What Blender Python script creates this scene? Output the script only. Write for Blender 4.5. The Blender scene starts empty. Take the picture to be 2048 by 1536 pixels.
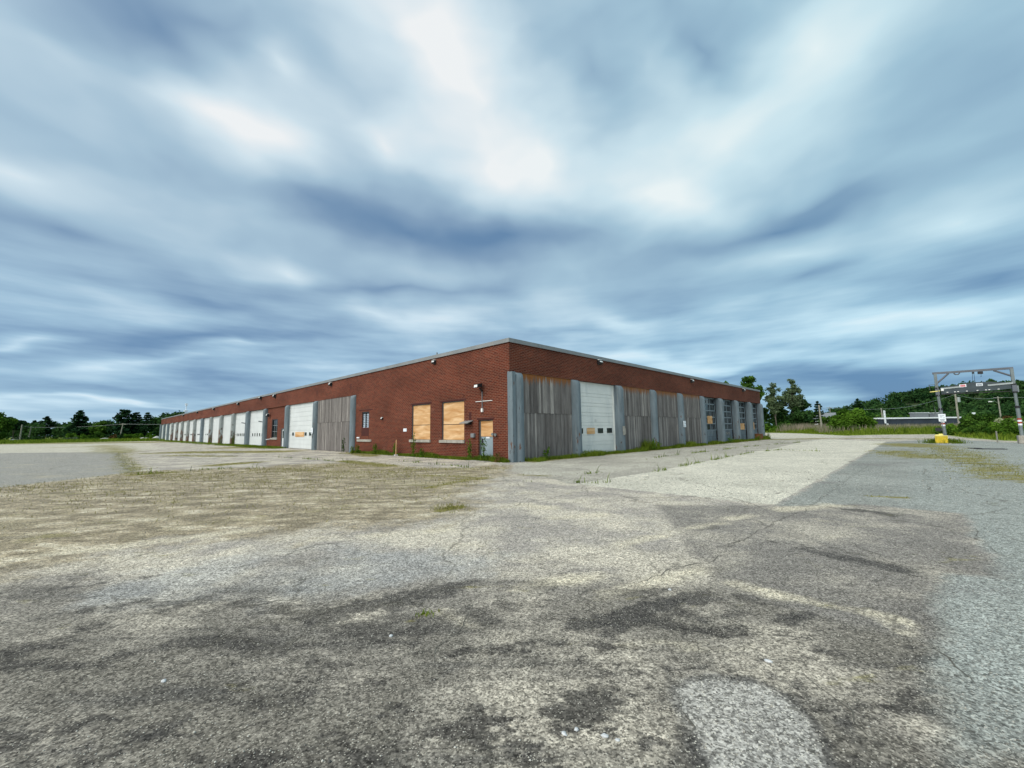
import bpy, math, random
import numpy as np
from mathutils import Vector, Matrix

random.seed(7)
rng = np.random.default_rng(7)
S = bpy.context.scene
COL = S.collection
R = math.radians

# ------------------------------------------------------------------ camera
cd = bpy.data.cameras.new("camera")
cd.sensor_width = 36.0
cd.lens = 829.49 / 2048 * 36
cd.clip_start = 0.05
cd.clip_end = 4000
cam = bpy.data.objects.new("camera", cd)
COL.objects.link(cam)
pitch, roll = .110225, -.0136326
_r = Vector((1, 0, 0)); _f = Vector((0, math.cos(pitch), math.sin(pitch))); _u = Vector((0, -math.sin(pitch), math.cos(pitch)))
_r2 = _r * math.cos(roll) + _u * math.sin(roll); _u2 = -_r * math.sin(roll) + _u * math.cos(roll)
cam.matrix_world = Matrix(((_r2.x, _u2.x, -_f.x, 0), (_r2.y, _u2.y, -_f.y, 0), (_r2.z, _u2.z, -_f.z, 1.6), (0, 0, 0, 1)))
S.camera = cam
S.view_settings.view_transform = 'Standard'
S.view_settings.look = 'None'
S.view_settings.exposure = 0.0
S.view_settings.gamma = 1.0
S.cycles.max_bounces = 6
S.cycles.diffuse_bounces = 3
S.cycles.transparent_max_bounces = 8


# ------------------------------------------------------------------ node helper
class NT:
    def __init__(self, tree):
        self.t = tree
        tree.nodes.clear()

    def n(self, typ, ins=None, **props):
        nd = self.t.nodes.new('ShaderNode' + typ)
        for k, v in props.items():
            setattr(nd, k, v)
        for k, v in (ins or {}).items():
            self.put(nd, k, v)
        return nd

    def put(self, nd, k, v):
        s = nd.inputs[k]
        if isinstance(v, bpy.types.NodeSocket):
            self.t.links.new(v, s)
        elif isinstance(v, bpy.types.Node):
            self.t.links.new(v.outputs[0], s)
        else:
            if isinstance(v, (tuple, list)) and len(v) == 3 and s.type == 'RGBA':
                v = (*v, 1)
            s.default_value = v

    def math(self, op, a, b=0.0, c=0.0, clamp=False):
        nd = self.n('Math', {0: a, 1: b, 2: c}, operation=op)
        nd.use_clamp = clamp
        return nd.outputs[0]

    def vmath(self, op, a, b=(0, 0, 0)):
        return self.n('VectorMath', {0: a, 1: b}, operation=op).outputs[0]

    def mix(self, f, a, b, blend='MIX'):
        nd = self.n('Mix', data_type='RGBA', blend_type=blend)
        self.put(nd, 0, f); self.put(nd, 6, a); self.put(nd, 7, b)
        return nd.outputs[2]

    def ss(self, x, lo, hi, a=0.0, b=1.0):
        nd = self.n('MapRange', {0: x, 1: lo, 2: hi, 3: a, 4: b}, interpolation_type='SMOOTHSTEP')
        return nd.outputs[0]

    def lin(self, x, lo, hi, a=0.0, b=1.0):
        return self.n('MapRange', {0: x, 1: lo, 2: hi, 3: a, 4: b}).outputs[0]

    def noise(self, vec, scale, detail=4, rough=.55, dist=0.0):
        return self.n('TexNoise', {'Vector': vec, 'Scale': scale, 'Detail': detail, 'Roughness': rough, 'Distortion': dist}).outputs[0]

    def map(self, vec, scale=(1, 1, 1), loc=(0, 0, 0), rot=(0, 0, 0), typ='POINT'):
        return self.n('Mapping', {'Vector': vec, 'Location': loc, 'Rotation': rot, 'Scale': scale}, vector_type=typ).outputs[0]

    def attr(self, name, typ='GEOMETRY'):
        return self.n('Attribute', attribute_name=name, attribute_type=typ).outputs['Fac']

    def ramp(self, x, stops, interp='LINEAR'):
        nd = self.n('ValToRGB', {0: x})
        cr = nd.color_ramp
        cr.interpolation = interp
        while len(cr.elements) < len(stops):
            cr.elements.new(.5)
        for e, (p, c) in zip(cr.elements, stops):
            e.position = p
            e.color = (*c, 1)
        return nd.outputs[0]


def srgb(r, g, b):
    return tuple(((c / 255) / 12.92 if c <= 10 else ((c / 255 + .055) / 1.055) ** 2.4) for c in (r, g, b))


# ------------------------------------------------------------------ world: streaked overcast over a Nishita sky
SUN = Vector((-.5, -.52, .69)).normalized()
# cloud banks by direction: azimuth, elevation, tilt, half length, half width, brightness
SKY=[(-0.242,0.804,-0.406,0.324,0.143,0.62),(-0.074,0.726,-0.317,0.308,0.177,0.5),(-0.62,0.585,-0.159,0.184,0.078,0.6),(-0.535,0.568,-0.062,0.166,0.062,0.4),(-0.513,0.687,-0.753,0.067,0.051,0.35),
    (-0.31,0.613,-0.132,0.146,0.056,0.6),(-0.075,0.596,-0.457,0.198,0.093,0.5),(0.08,0.594,-1.601,0.141,0.154,0.45),(0.513,0.589,0.116,0.326,0.143,0.65),(0.661,0.665,0.493,0.176,0.106,0.4),(0.399,0.489,-0.332,0.2,0.056,0.5),
    (-0.504,0.336,0.01,0.105,0.036,0.55),(-0.324,0.266,-0.017,0.288,0.034,0.5),(-0.868,0.407,-0.075,0.138,0.053,0.35),(0.594,0.331,0.013,0.223,0.044,0.35),(0.764,0.183,0.0,0.259,0.039,0.45),(0.274,0.25,-0.166,0.287,0.04,0.4),
    (0.839,0.322,0.262,0.113,0.04,0.35),(0.69,0.121,-0.049,0.292,0.019,0.4),(-0.89,0.152,0.161,0.05,0.011,0.5),(0.27,0.158,-0.056,0.283,0.029,0.4),(-0.724,0.135,0.099,0.208,0.011,0.3),(-0.782,0.026,0.007,0.304,0.026,0.6),
    (-0.784,0.056,0.036,0.244,0.007,0.5),(-0.57,0.17,0.09,0.105,0.012,0.4),(-0.728,0.678,0.258,0.326,0.065,-0.45),(-0.271,0.454,-0.137,0.401,0.079,-0.6),(-0.025,0.445,-0.002,0.376,0.065,-0.45),
    (0.59,0.389,0.035,0.345,0.038,-0.5),(0.677,0.419,-0.017,0.23,0.031,-0.3),(-0.834,0.335,-0.163,0.148,0.032,-0.35),(-0.658,0.266,-0.033,0.327,0.038,-0.45),(-0.653,0.181,0.117,0.352,0.033,-0.6),
    (-0.721,0.09,0.06,0.275,0.023,-0.5),(0.474,0.733,-0.593,0.264,0.065,-0.35),(0.214,0.737,-0.898,0.114,0.062,-0.2),(0.721,0.072,-0.081,0.309,0.032,-0.65),(0.524,0.108,-0.077,0.228,0.013,-0.3),
    (-0.44,0.481,-0.149,0.151,0.045,-0.3),(0.625,0.285,0.097,0.122,0.029,-0.35),(0.874,0.224,0.246,0.079,0.046,-0.4),(-0.269,0.325,0.069,0.405,0.022,-0.35),
    (0.156,0.235,-0.048,0.239,0.014,-0.25)]
W = bpy.data.worlds.new("World")
S.world = W
W.use_nodes = True
N = NT(W.node_tree)
gen = N.n('TexCoord').outputs['Generated']
sep = N.n('SeparateXYZ', {0: gen})
dx, dy, dz = sep.outputs
el = N.math('ARCSINE', dz)
az = N.math('ARCTAN2', dx, dy)
zz = N.math('ADD', N.math('MAXIMUM', dz, 0.0), .13)
plane = N.n('CombineXYZ', {0: N.math('DIVIDE', dx, zz), 1: N.math('DIVIDE', dy, zz), 2: 0.0}).outputs[0]
wob = N.n('TexNoise', {'Vector': N.map(plane, (1.1, .5, 1)), 'Scale': 1.0, 'Detail': 3.0}).outputs['Color']
wob2 = N.vmath('MULTIPLY', N.vmath('SUBTRACT', wob, (.5, .5, .5)), (.16, .08, 0))
fw = N.n('TexNoise', {'Vector': N.map(N.n('CombineXYZ', {0: az, 1: el, 2: 0.0}).outputs[0], (4.5, 9, 1)), 'Scale': 1.0, 'Detail': 2.5, 'Roughness': .5}).outputs['Color']
wob2 = N.vmath('ADD', wob2, N.vmath('MULTIPLY', N.vmath('SUBTRACT', fw, (.5, .5, .5)), (.17, .075, 0)))
P0 = N.n('CombineXYZ', {0: az, 1: el, 2: 0.0}).outputs[0]
P = N.vmath('ADD', P0, wob2)
tot = None
for (a, e, t, hl, hw, w) in SKY:
    m = N.map(P, (hl * 1.5, hw * 1.55, 1), (a, e, 0), (0, 0, t), 'TEXTURE')
    g = N.n('TexGradient', {0: m}, gradient_type='QUADRATIC_SPHERE').outputs['Fac']
    tot = N.math('MULTIPLY_ADD', g, w, tot if tot is not None else 0.0)
n1 = N.noise(N.map(plane, (1.3, .62, 1), rot=(0, 0, R(6))), 1.2, 5, .5)
n2 = N.noise(N.map(P0, (2.4, 17, 1)), 1.5, 4, .55)
low = N.ss(el, .05, .42, 1.0, 0.0)
n3 = N.noise(N.map(P, (2.6, 5.2, 1), (3, 1, 0)), 1.4, 3, .45)
val = N.math('MULTIPLY_ADD', tot, .76, .48)
val = N.math('ADD', val, N.math('MULTIPLY', N.math('SUBTRACT', n1, .5), .30))
val = N.math('ADD', val, N.math('MULTIPLY', N.math('MULTIPLY', N.math('SUBTRACT', n2, .5), low), 1.25))
val = N.math('ADD', val, N.math('MULTIPLY', N.math('SUBTRACT', n3, .5), .60))
cl = N.ramp(val, [(0.0, srgb(104, 138, 174)), (.22, srgb(134, 163, 191)), (.48, srgb(170, 198, 217)), (.74, srgb(212, 231, 241)), (1.0, srgb(246, 249, 250))])
cl = N.mix(N.ss(N.math('ADD', az, N.math('MULTIPLY', n1, .4)), -.1, 1.0), cl, (.93, 1.02, 1.015), 'MULTIPLY')
cl = N.mix(low, cl, (.86, .96, 1.04), 'MULTIPLY')
cl = N.n('VectorMath', {0: cl, 3: 10.0}, operation='SCALE').outputs[0]
sky = N.n('TexSky', sky_type='NISHITA', sun_disc=False, sun_elevation=math.asin(SUN.z), sun_rotation=math.atan2(SUN.x, SUN.y))
# glow added to the unseen sky behind the camera, to brighten the ground
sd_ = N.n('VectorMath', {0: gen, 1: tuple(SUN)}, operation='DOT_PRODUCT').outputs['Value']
added_glow = N.n('VectorMath', {0: (17.0, 16.2, 14.6), 3: N.ss(sd_, .42, 1.0)}, operation='SCALE').outputs[0]
fin = N.vmath('ADD', N.mix(.92, sky.outputs[0], cl), added_glow)
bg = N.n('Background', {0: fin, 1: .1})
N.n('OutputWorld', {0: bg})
W.cycles.sampling_method = 'MANUAL'
W.cycles.sample_map_resolution = 512

sl = bpy.data.lights.new("sun", 'SUN')
sl.energy = 1.5
sl.angle = R(25)
sl.color = (1, .95, .87)
so = bpy.data.objects.new("sun", sl)
COL.objects.link(so)
so.rotation_euler = SUN.to_track_quat('Z', 'Y').to_euler()


# ------------------------------------------------------------------ object helpers
def tag(o, label=None, cat=None, group=None, kind=None):
    if label: o['label'] = label
    if cat: o['category'] = cat
    if group: o['group'] = group
    if kind: o['kind'] = kind
    return o


def empty(name, loc, rz=0.0, label=None, cat=None, group=None):
    o = bpy.data.objects.new(name, None)
    o.empty_display_size = .3
    COL.objects.link(o)
    o.location = loc
    o.rotation_euler = (0, 0, rz)
    return tag(o, label, cat, group)


def np_obj(name, V, F, mat, parent=None, attrs=None, smooth=False):
    """V (n,3), F (m,k) arrays of equal-sided faces -> one mesh object"""
    V = np.asarray(V, np.float32); F = np.asarray(F, np.int32)
    me = bpy.data.meshes.new(name)
    k = F.shape[1]
    me.vertices.add(len(V)); me.vertices.foreach_set('co', V.ravel())
    me.loops.add(F.size); me.loops.foreach_set('vertex_index', F.ravel())
    me.polygons.add(len(F))
    me.polygons.foreach_set('loop_start', np.arange(0, F.size, k, dtype=np.int32))
    if smooth:
        me.polygons.foreach_set('use_smooth', np.ones(len(F), bool))
    for nm, (dom, arr) in (attrs or {}).items():
        a = me.attributes.new(nm, 'FLOAT', dom)
        a.data.foreach_set('value', np.asarray(arr, np.float32).ravel())
    me.update(calc_edges=True)
    me.validate()
    if mat: me.materials.append(mat)
    o = bpy.data.objects.new(name, me)
    COL.objects.link(o)
    if parent: o.parent = parent
    return o


ID = lambda s, d, z: (s, d, z)
LEFT = lambda s, d, z: (d, s, z)      # along the long wall, d inward
RIGHT = lambda s, d, z: (s, d, z)     # along the short wall, d inward


class MB:
    """collects boxes, tubes and prisms, builds them as one mesh"""
    def __init__(self, tr=ID):
        self.v, self.f, self.t, self.tr, self.sm = [], [], [], tr, []

    def add(self, vs, fs, tone=.5, smooth=False):
        b = len(self.v)
        self.v += [self.tr(*p) for p in vs]
        self.f += [tuple(b + i for i in f) for f in fs]
        self.t += [tone] * len(fs)
        self.sm += [smooth] * len(fs)
        return self

    def box(self, s0, s1, d0, d1, z0, z1, tone=.5):
        vs = [(s, d, z) for z in (z0, z1) for d in (d0, d1) for s in (s0, s1)]
        return self.add(vs, [(0, 2, 3, 1), (4, 5, 7, 6), (0, 1, 5, 4), (2, 6, 7, 3), (0, 4, 6, 2), (1, 3, 7, 5)], tone)

    def tube(self, pts, rad, n=10, tone=.5, cap=True):
        pts = [Vector(p) for p in pts]
        rads = rad if isinstance(rad, (list, tuple)) else [rad] * len(pts)
        vs, fs = [], []
        for i, p in enumerate(pts):
            d = (pts[min(i + 1, len(pts) - 1)] - pts[max(i - 1, 0)]).normalized()
            a = d.cross(Vector((0, 0, 1)))
            if a.length < .05: a = d.cross(Vector((1, 0, 0)))
            a.normalize(); b = d.cross(a)
            for k in range(n):
                t = 2 * math.pi * k / n
                vs.append(tuple(p + a * (rads[i] * math.cos(t)) + b * (rads[i] * math.sin(t))))
        for i in range(len(pts) - 1):
            for k in range(n):
                k2 = (k + 1) % n
                fs.append((i * n + k, i * n + k2, (i + 1) * n + k2, (i + 1) * n + k))
        self.add(vs, fs, tone, True)
        if cap:
            self.add(vs[:n], [tuple(range(n))], tone)
            self.add(vs[-n:], [tuple(range(n))], tone)
        return self

    def prism(self, poly, axis_pts, tone=.5):
        """poly: list of 3-vectors, extruded by vector"""
        e = Vector(axis_pts); n = len(poly)
        vs = [tuple(p) for p in poly] + [tuple(Vector(p) + e) for p in poly]
        fs = [tuple(range(n)), tuple(range(2 * n - 1, n - 1, -1))] + [(i, (i + 1) % n, n + (i + 1) % n, n + i) for i in range(n)]
        return self.add(vs, fs, tone)

    def build(self, name, mat, parent=None, label=None, bevel=0):
        me = bpy.data.meshes.new(name)
        me.from_pydata(self.v, [], self.f)
        me.polygons.foreach_set('use_smooth', self.sm)
        a = me.attributes.new('tone', 'FLOAT', 'FACE')
        a.data.foreach_set('value', self.t)
        me.update()
        if mat: me.materials.append(mat)
        o = bpy.data.objects.new(name, me)
        COL.objects.link(o)
        if parent: o.parent = parent
        if bevel:
            bm = o.modifiers.new('bevel', 'BEVEL'); bm.width = bevel; bm.segments = 2
        if label: o['label'] = label
        return o


# ------------------------------------------------------------------ materials
def newmat(name):
    m = bpy.data.materials.new(name)
    m.use_nodes = True
    return m, NT(m.node_tree)


def finish(N, col, rough=.8, bump=None, bstr=.3, bdist=.02, metal=0.0, spec=.3):
    b = N.n('BsdfPrincipled', {'Base Color': col, 'Roughness': rough, 'Metallic': metal, 'Specular IOR Level': spec})
    if bump is not None:
        N.put(b, 'Normal', N.n('Bump', {'Height': bump, 'Strength': bstr, 'Distance': bdist}).outputs[0])
    N.n('OutputMaterial', {0: b})


def plain(name, rgb, rough=.7, var=.25, scale=2.5, metal=0.0, spec=.3, dirt=None, tone=False):
    m, N = newmat(name)
    co = N.n('TexCoord').outputs['Object']
    n = N.noise(co, scale, 6, .6)
    f = N.lin(n, .3, .7, 1 - var, 1 + var)
    col = N.n('VectorMath', {0: rgb, 3: f}, operation='SCALE').outputs[0]
    if tone:
        tf = N.lin(N.attr('tone'), 0, 1, .5, 1.5)
        col = N.n('VectorMath', {0: col, 3: tf}, operation='SCALE').outputs[0]
    if dirt:
        d = N.ss(N.noise(N.map(co, (1, 1, .35)), scale * 1.7, 5, .65), .52, .72)
        col = N.mix(N.math('MULTIPLY', d, .7), col, dirt)
    finish(N, col, rough, N.noise(co, scale * 12, 3), .12, .01, metal, spec)
    return m


def brick_mat():
    m, N = newmat('brick')
    co = N.n('TexCoord').outputs['Object']
    s = N.n('SeparateXYZ', {0: co})
    v = N.n('CombineXYZ', {0: N.math('ADD', s.outputs[0], s.outputs[1]), 1: s.outputs[2], 2: 0.0}).outputs[0]
    br = N.n('TexBrick', {'Vector': v, 'Color1': (.128, .027, .013), 'Color2': (.070, .017, .010), 'Mortar': (.20, .105, .072),
                          'Scale': 1.0, 'Mortar Size': .011, 'Mortar Smooth': .2, 'Bias': -.1, 'Brick Width': .26, 'Row Height': .088})
    col = br.outputs[0]
    big = N.noise(N.map(v, (.22, .5, 1)), 1.0, 6, .62)
    col = N.n('VectorMath', {0: col, 3: N.lin(big, .3, .7, .68, 1.28)}, operation='SCALE').outputs[0]
    # rows laid with darker bricks, single dark headers, old soot and pale efflorescence
    rows = N.noise(N.map(v, (.6, 9.0, 1)), 1.0, 3, .6)
    col = N.mix(N.math('MULTIPLY', N.ss(rows, .56, .74), .45), col, (.10, .026, .018))
    col = N.mix(N.math('MULTIPLY', N.ss(N.noise(N.map(v, (3.4, 10.0, 1)), 1.0, 1), .63, .70), .6), col, (.07, .024, .02))
    pale = N.ss(N.noise(N.map(v, (.5, .9, 1), (3, 7, 0)), 1.0, 6, .7), .60, .76)
    col = N.mix(N.math('MULTIPLY', pale, .16), col, (.36, .24, .19))
    drip = N.ss(N.noise(N.map(v, (2.6, .22, 1), (9, 1, 0)), 1.0, 5, .7), .60, .75)
    col = N.mix(N.math('MULTIPLY', drip, .55), col, (.075, .03, .024))
    finish(N, col, .9, br.outputs[1], .5, -.012, 0, .15)
    return m


def paint_mat(name, rgb, rust, flake=(.32, .33, .31)):
    """old pillar paint: run marks, flaking, rust that grows from the foot"""
    m, N = newmat(name)
    co = N.n('TexCoord').outputs['Object']
    ge = N.n('NewGeometry').outputs['Position']
    z = N.n('SeparateXYZ', {0: ge}).outputs[2]
    n = N.noise(N.map(ge, (2, 2, .5)), 1.5, 6, .6)
    col = N.n('VectorMath', {0: rgb, 3: N.lin(n, .3, .7, .75, 1.25)}, operation='SCALE').outputs[0]
    run = N.ss(N.noise(N.map(ge, (9, 9, .35)), 1.0, 4, .6), .56, .72)
    col = N.mix(N.math('MULTIPLY', run, .45), col, flake)
    fl = N.noise(N.map(ge, (3.2, 3.2, 1.5)), 1.3, 6, .65)
    zz = N.lin(z, 0, 4.6, .17 * rust, -.04)
    col = N.mix(N.ss(N.math('ADD', fl, zz), .66, .69), col, (.055, .03, .022))
    col = N.mix(N.ss(N.math('ADD', N.noise(N.map(ge, (2.2, 2.2, .8), (4, 4, 4)), 1.2, 6, .65), zz), .63 + .05 * (1 - rust), .72), col, (.12 , .058, .036))
    finish(N, col, .65, fl, .25, .01, 0, .3)
    return m


def wood_mat():
    m, N = newmat('weathered_wood')
    co = N.n('TexCoord').outputs['Object']
    tone = N.attr('tone')
    off = N.n('CombineXYZ', {0: N.math('MULTIPLY', tone, 37.0), 1: N.math('MULTIPLY', tone, 11.0), 2: N.math('MULTIPLY', tone, 53.0)}).outputs[0]
    c2 = N.vmath('ADD', co, off)
    grain = N.noise(N.map(c2, (34, 34, 1.1)), 1.0, 5, .65)
    broad = N.noise(N.map(c2, (4, 4, .7)), 1.0, 4, .6)
    col = N.ramp(tone, [(0, (.075, .066, .062)), (.35, (.135, .122, .115)), (.7, (.19, .176, .165)), (1, (.33, .305, .28))])
    col = N.n('VectorMath', {0: col, 3: N.math('MULTIPLY', N.lin(grain, .3, .7, .62, 1.38), N.lin(broad, .3, .7, .75, 1.3))}, operation='SCALE').outputs[0]
    z = N.n('SeparateXYZ', {0: co}).outputs[2]
    amb = N.ss(N.math('ADD', z, N.math('MULTIPLY', N.noise(N.map(c2, (9, 9, .8)), 1.0, 3), 1.3)), 4.72, 5.15)
    col = N.mix(N.math('MULTIPLY', amb, N.attr('amber', 'OBJECT')), col, (.24, .095, .03))
    finish(N, col, .9, grain, .3, .01, 0, .15)
    return m


def ply_mat():
    m, N = newmat('plywood')
    co = N.n('TexCoord').outputs['Object']
    s = N.n('SeparateXYZ', {0: co})
    v = N.n('CombineXYZ', {0: N.math('ADD', s.outputs[0], s.outputs[1]), 1: s.outputs[2], 2: 0.0}).outputs[0]
    band = N.noise(N.map(v, (.7, 3.6, 1)), 1.0, 4, .55, .6)
    col = N.ramp(band, [(.3, (.44, .22, .08)), (.5, (.57, .34, .16)), (.66, (.68, .46, .26))])
    grain = N.noise(N.map(v, (2, 40, 1)), 1.0, 3)
    col = N.n('VectorMath', {0: col, 3: N.lin(grain, .3, .7, .88, 1.12)}, operation='SCALE').outputs[0]
    chip = N.ss(N.noise(N.map(v, (9, 18, 1)), 1.0, 3), .66, .70)
    col = N.mix(N.math('MULTIPLY', chip, .6), col, (.30, .14, .05))
    finish(N, col, .8, grain, .1, .005, 0, .2)
    return m


def leaf_mat(name, dark, light, trans=.25):
    m, N = newmat(name)
    t = N.attr('tone')
    ge = N.n('NewGeometry').outputs['Position']
    big = N.noise(ge, .35, 3)
    f = N.math('ADD', t, N.lin(big, .3, .7, -.2, .2), clamp=True)
    col = N.mix(f, dark, light)
    d = N.n('BsdfDiffuse', {0: col})
    tr = N.n('BsdfTranslucent', {0: col})
    mx = N.n('MixShader', {0: trans, 1: d.outputs[0], 2: tr.outputs[0]})
    N.n('OutputMaterial', {0: mx})
    return m


def glass_mat():
    m, N = newmat('dark_glass')
    co = N.n('TexCoord').outputs['Object']
    n = N.noise(co, 1.1, 3)
    col = N.mix(N.ss(n, .45, .65), (.006, .008, .010), (.03, .04, .042))
    finish(N, col, .12, None, spec=.5)
    return m


M = dict(
    brick=brick_mat(),
    coping=plain('coping_metal', (.23, .24, .24), .45, .15, .8, .2, dirt=(.26, .25, .23)),
    roof=plain('roof_felt', (.12, .12, .12)),
    pillar=paint_mat('pillar_paint', (.135, .170, .190), .35),
    rusty=paint_mat('rusty_pillar_paint', (.25, .275, .27), 1.25),
    wood=wood_mat(),
    ply=ply_mat(),
    white=plain('white_enamel', (.60, .625, .62), .45, .07, .7, dirt=(.56, .58, .57)),
    dimwhite=plain('aged_white_enamel', (.68, .69, .655), .5, .07, .7, dirt=(.50, .53, .52)),
    jamb=plain('jamb_steel', (.07, .085, .095), .6),
    glass=glass_mat(),
    black=plain('black_plastic', (.018, .018, .02), .5),
    concrete=plain('concrete', (.33, .31, .27), .9, .25, 4, dirt=(.2, .18, .15)),
    blue=plain('blue_grey_paint', (.115, .145, .165), .6, .25, 2, dirt=(.22, .25, .26), tone=True),
    bluelight=plain('window_frame_paint', (.17, .21, .235), .6, .2, 2),
    doorblue=plain('door_paint', (.24, .30, .335), .55, .12, 2, dirt=(.16, .20, .23)),
    grey=plain('grey_metal', (.22, .235, .245), .5, .15, 3, .3),
    lens=plain('lamp_lens', (.75, .75, .72), .25, .05, 3),
    louvre=plain('louvre_glass', (.34, .40, .46), .35, .15, 2),
    sign=plain('sign_white', (.72, .76, .80), .5, .05, 3),
    ink=plain('sign_ink', (.10, .13, .16), .6, .1, 3),
    maroon=plain('maroon_stain', (.060, .015, .011), .85, .2, 3),
    rust=plain('rust', (.19, .075, .035), .9, .5, 5),
    yellow=plain('yellow_plastic', (.60, .45, .03), .5, .2, 3, dirt=(.42, .30, .04)),
    paleyellow=plain('pale_yellow', (.75, .66, .22), .6, .1, 3),
    red=plain('red_tape', (.32, .05, .03), .5, .1, 4),
    pinkred=plain('red_lettering', (.55, .16, .17), .6, .1, 4),
    pole=plain('pole_wood', (.26, .25, .21), .9, .2, 3),
    navy=plain('navy_wall', (.035, .045, .062), .7, .3, .4),
    gantry=plain('gantry_paint', (.115, .125, .145), .5, .15, 2, .2),
    post=plain('gantry_post', (.165, .195, .20), .5, .15, 2, .2, dirt=(.15, .17, .17)),
    blade=plain('blade_rubber', (.045, .06, .068), .6, .3, 2),
    silver=plain('silver_rail', (.33, .36, .36), .4, .1, 2, .3),
    trunk=plain('bark', (.10, .085, .07), .95, .3, 5),
    rock=plain('pale_rock', (.5, .49, .47), .9, .25, 1.5),
    stone=plain('stone', (.52, .53, .53), .8, .2, 30),
    leaf_a=leaf_mat('leaf_deciduous', (.020, .060, .012), (.10, .19, .028)),
    leaf_b=leaf_mat('leaf_dark', (.012, .038, .014), (.055, .115, .032), .2),
    leaf_c=leaf_mat('leaf_conifer', (.009, .030, .015), (.038, .085, .032), .15),
    leaf_d=leaf_mat('leaf_shrub', (.025, .065, .010), (.12, .23, .025)),
    leaf_e=leaf_mat('leaf_pale', (.16, .20, .09), (.42, .45, .28)),
    leaf_f=leaf_mat('leaf_grey_green', (.06, .10, .05), (.17, .22, .12)),
    leaf_g=leaf_mat('leaf_russet', (.07, .05, .02), (.20, .13, .05)),
    grass=leaf_mat('grass_blade', (.045, .085, .010), (.19, .25, .03), .3),
    drygrass=leaf_mat('dry_grass', (.17, .15, .06), (.36, .33, .14), .3),
    drygreen=leaf_mat('dry_green_blade', (.11, .12, .03), (.27, .26, .08), .3),
    seed=leaf_mat('seed_grass', (.10, .14, .05), (.34, .28, .22), .3),
)
STAIN=[(-1.72,3.86,-0.66,4.4,0.27,0.9),(-0.76,4.4,-0.37,4.67,0.17,0.6),(-2.74,3.3,-2.35,3.56,0.13,0.5),(-2.26,2.32,-1.89,2.49,0.09,0.7),(-1.85,2.7,-1.64,3.07,0.07,0.5),(0.49,3.61,1.87,4.18,0.19,0.9),
    (0.74,3.43,1.08,3.77,0.14,0.7),(3.88,5.48,4.27,4.8,0.22,0.9),(6.39,8.11,6.79,7.7,0.31,0.8),(-0.11,3.23,0.37,3.29,0.08,0.7),(2.17,3.6,2.51,3.73,0.12,0.8),(1.01,3.01,1.58,3.0,0.07,0.7),(1.58,3.0,1.84,2.62,0.06,0.7),
    (1.84,2.62,1.67,2.15,0.06,0.7),(0.99,2.95,0.85,2.17,0.04,0.9),(0.17,3.03,0.82,2.74,0.06,0.4),(0.68,2.3,0.88,2.2,0.07,0.9),(-0.04,2.31,0.21,2.18,0.11,0.5),(-0.94,3.06,-0.33,4.14,0.05,0.5),(2.81,3.23,3.02,3.15,0.07,0.6),
    (-4.41,3.75,-3.56,4.24,0.14,0.5),(-4.87,4.55,-3.73,5.12,0.13,0.5),(-2.47,3.6,-1.63,3.67,0.11,0.4),(3.49,6.1,4.02,5.58,0.19,0.5),(1.15,4.33,1.91,4.73,0.1,0.3),(-1.14,2.36,-0.76,2.51,0.06,0.5),
    (-2.26,2.62,-1.93,2.8,0.06,0.5),(-0.59,2.88,-0.08,3.16,0.06,0.4),
    (1.54,3.66,2.09,3.89,0.12,0.5)]
SAND=[(0.24,9.1,0.75,8.78,0.45,0.9),(0.75,7.8,1.61,7.96,0.33,0.7),(1.46,5.94,4.3,7.78,0.25,0.7),(5.12,8.2,6.41,8.63,0.37,0.8),(3.56,5.38,6.37,7.64,0.2,0.4),(2.29,4.42,2.53,4.16,0.24,0.9),(2.53,4.16,3.17,3.62,0.16,0.9),
    (3.0,3.81,3.02,3.37,0.11,0.7),(0.82,4.22,2.09,4.89,0.24,0.7),(0.81,3.28,1.47,3.33,0.12,0.5),(-3.06,6.44,-1.04,6.95,0.35,0.6),(-3.37,6.18,-1.83,5.86,0.36,0.4),(-6.29,5.83,-4.4,7.14,0.34,0.8),
    (-7.91,7.0,-6.88,8.07,0.39,0.6),(-6.46,5.42,-6.48,6.33,0.26,0.6),(-0.9,6.06,0.44,5.32,0.4,0.5),(-0.67,3.93,-0.29,3.54,0.2,0.5),(0.05,4.37,0.94,4.77,0.28,0.7),(-2.79,2.82,-2.2,3.09,0.16,0.3),(1.15,3.2,1.73,3.25,0.09,0.5),
    (5.23,7.3,5.57,7.09,0.18,0.6)]
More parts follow.
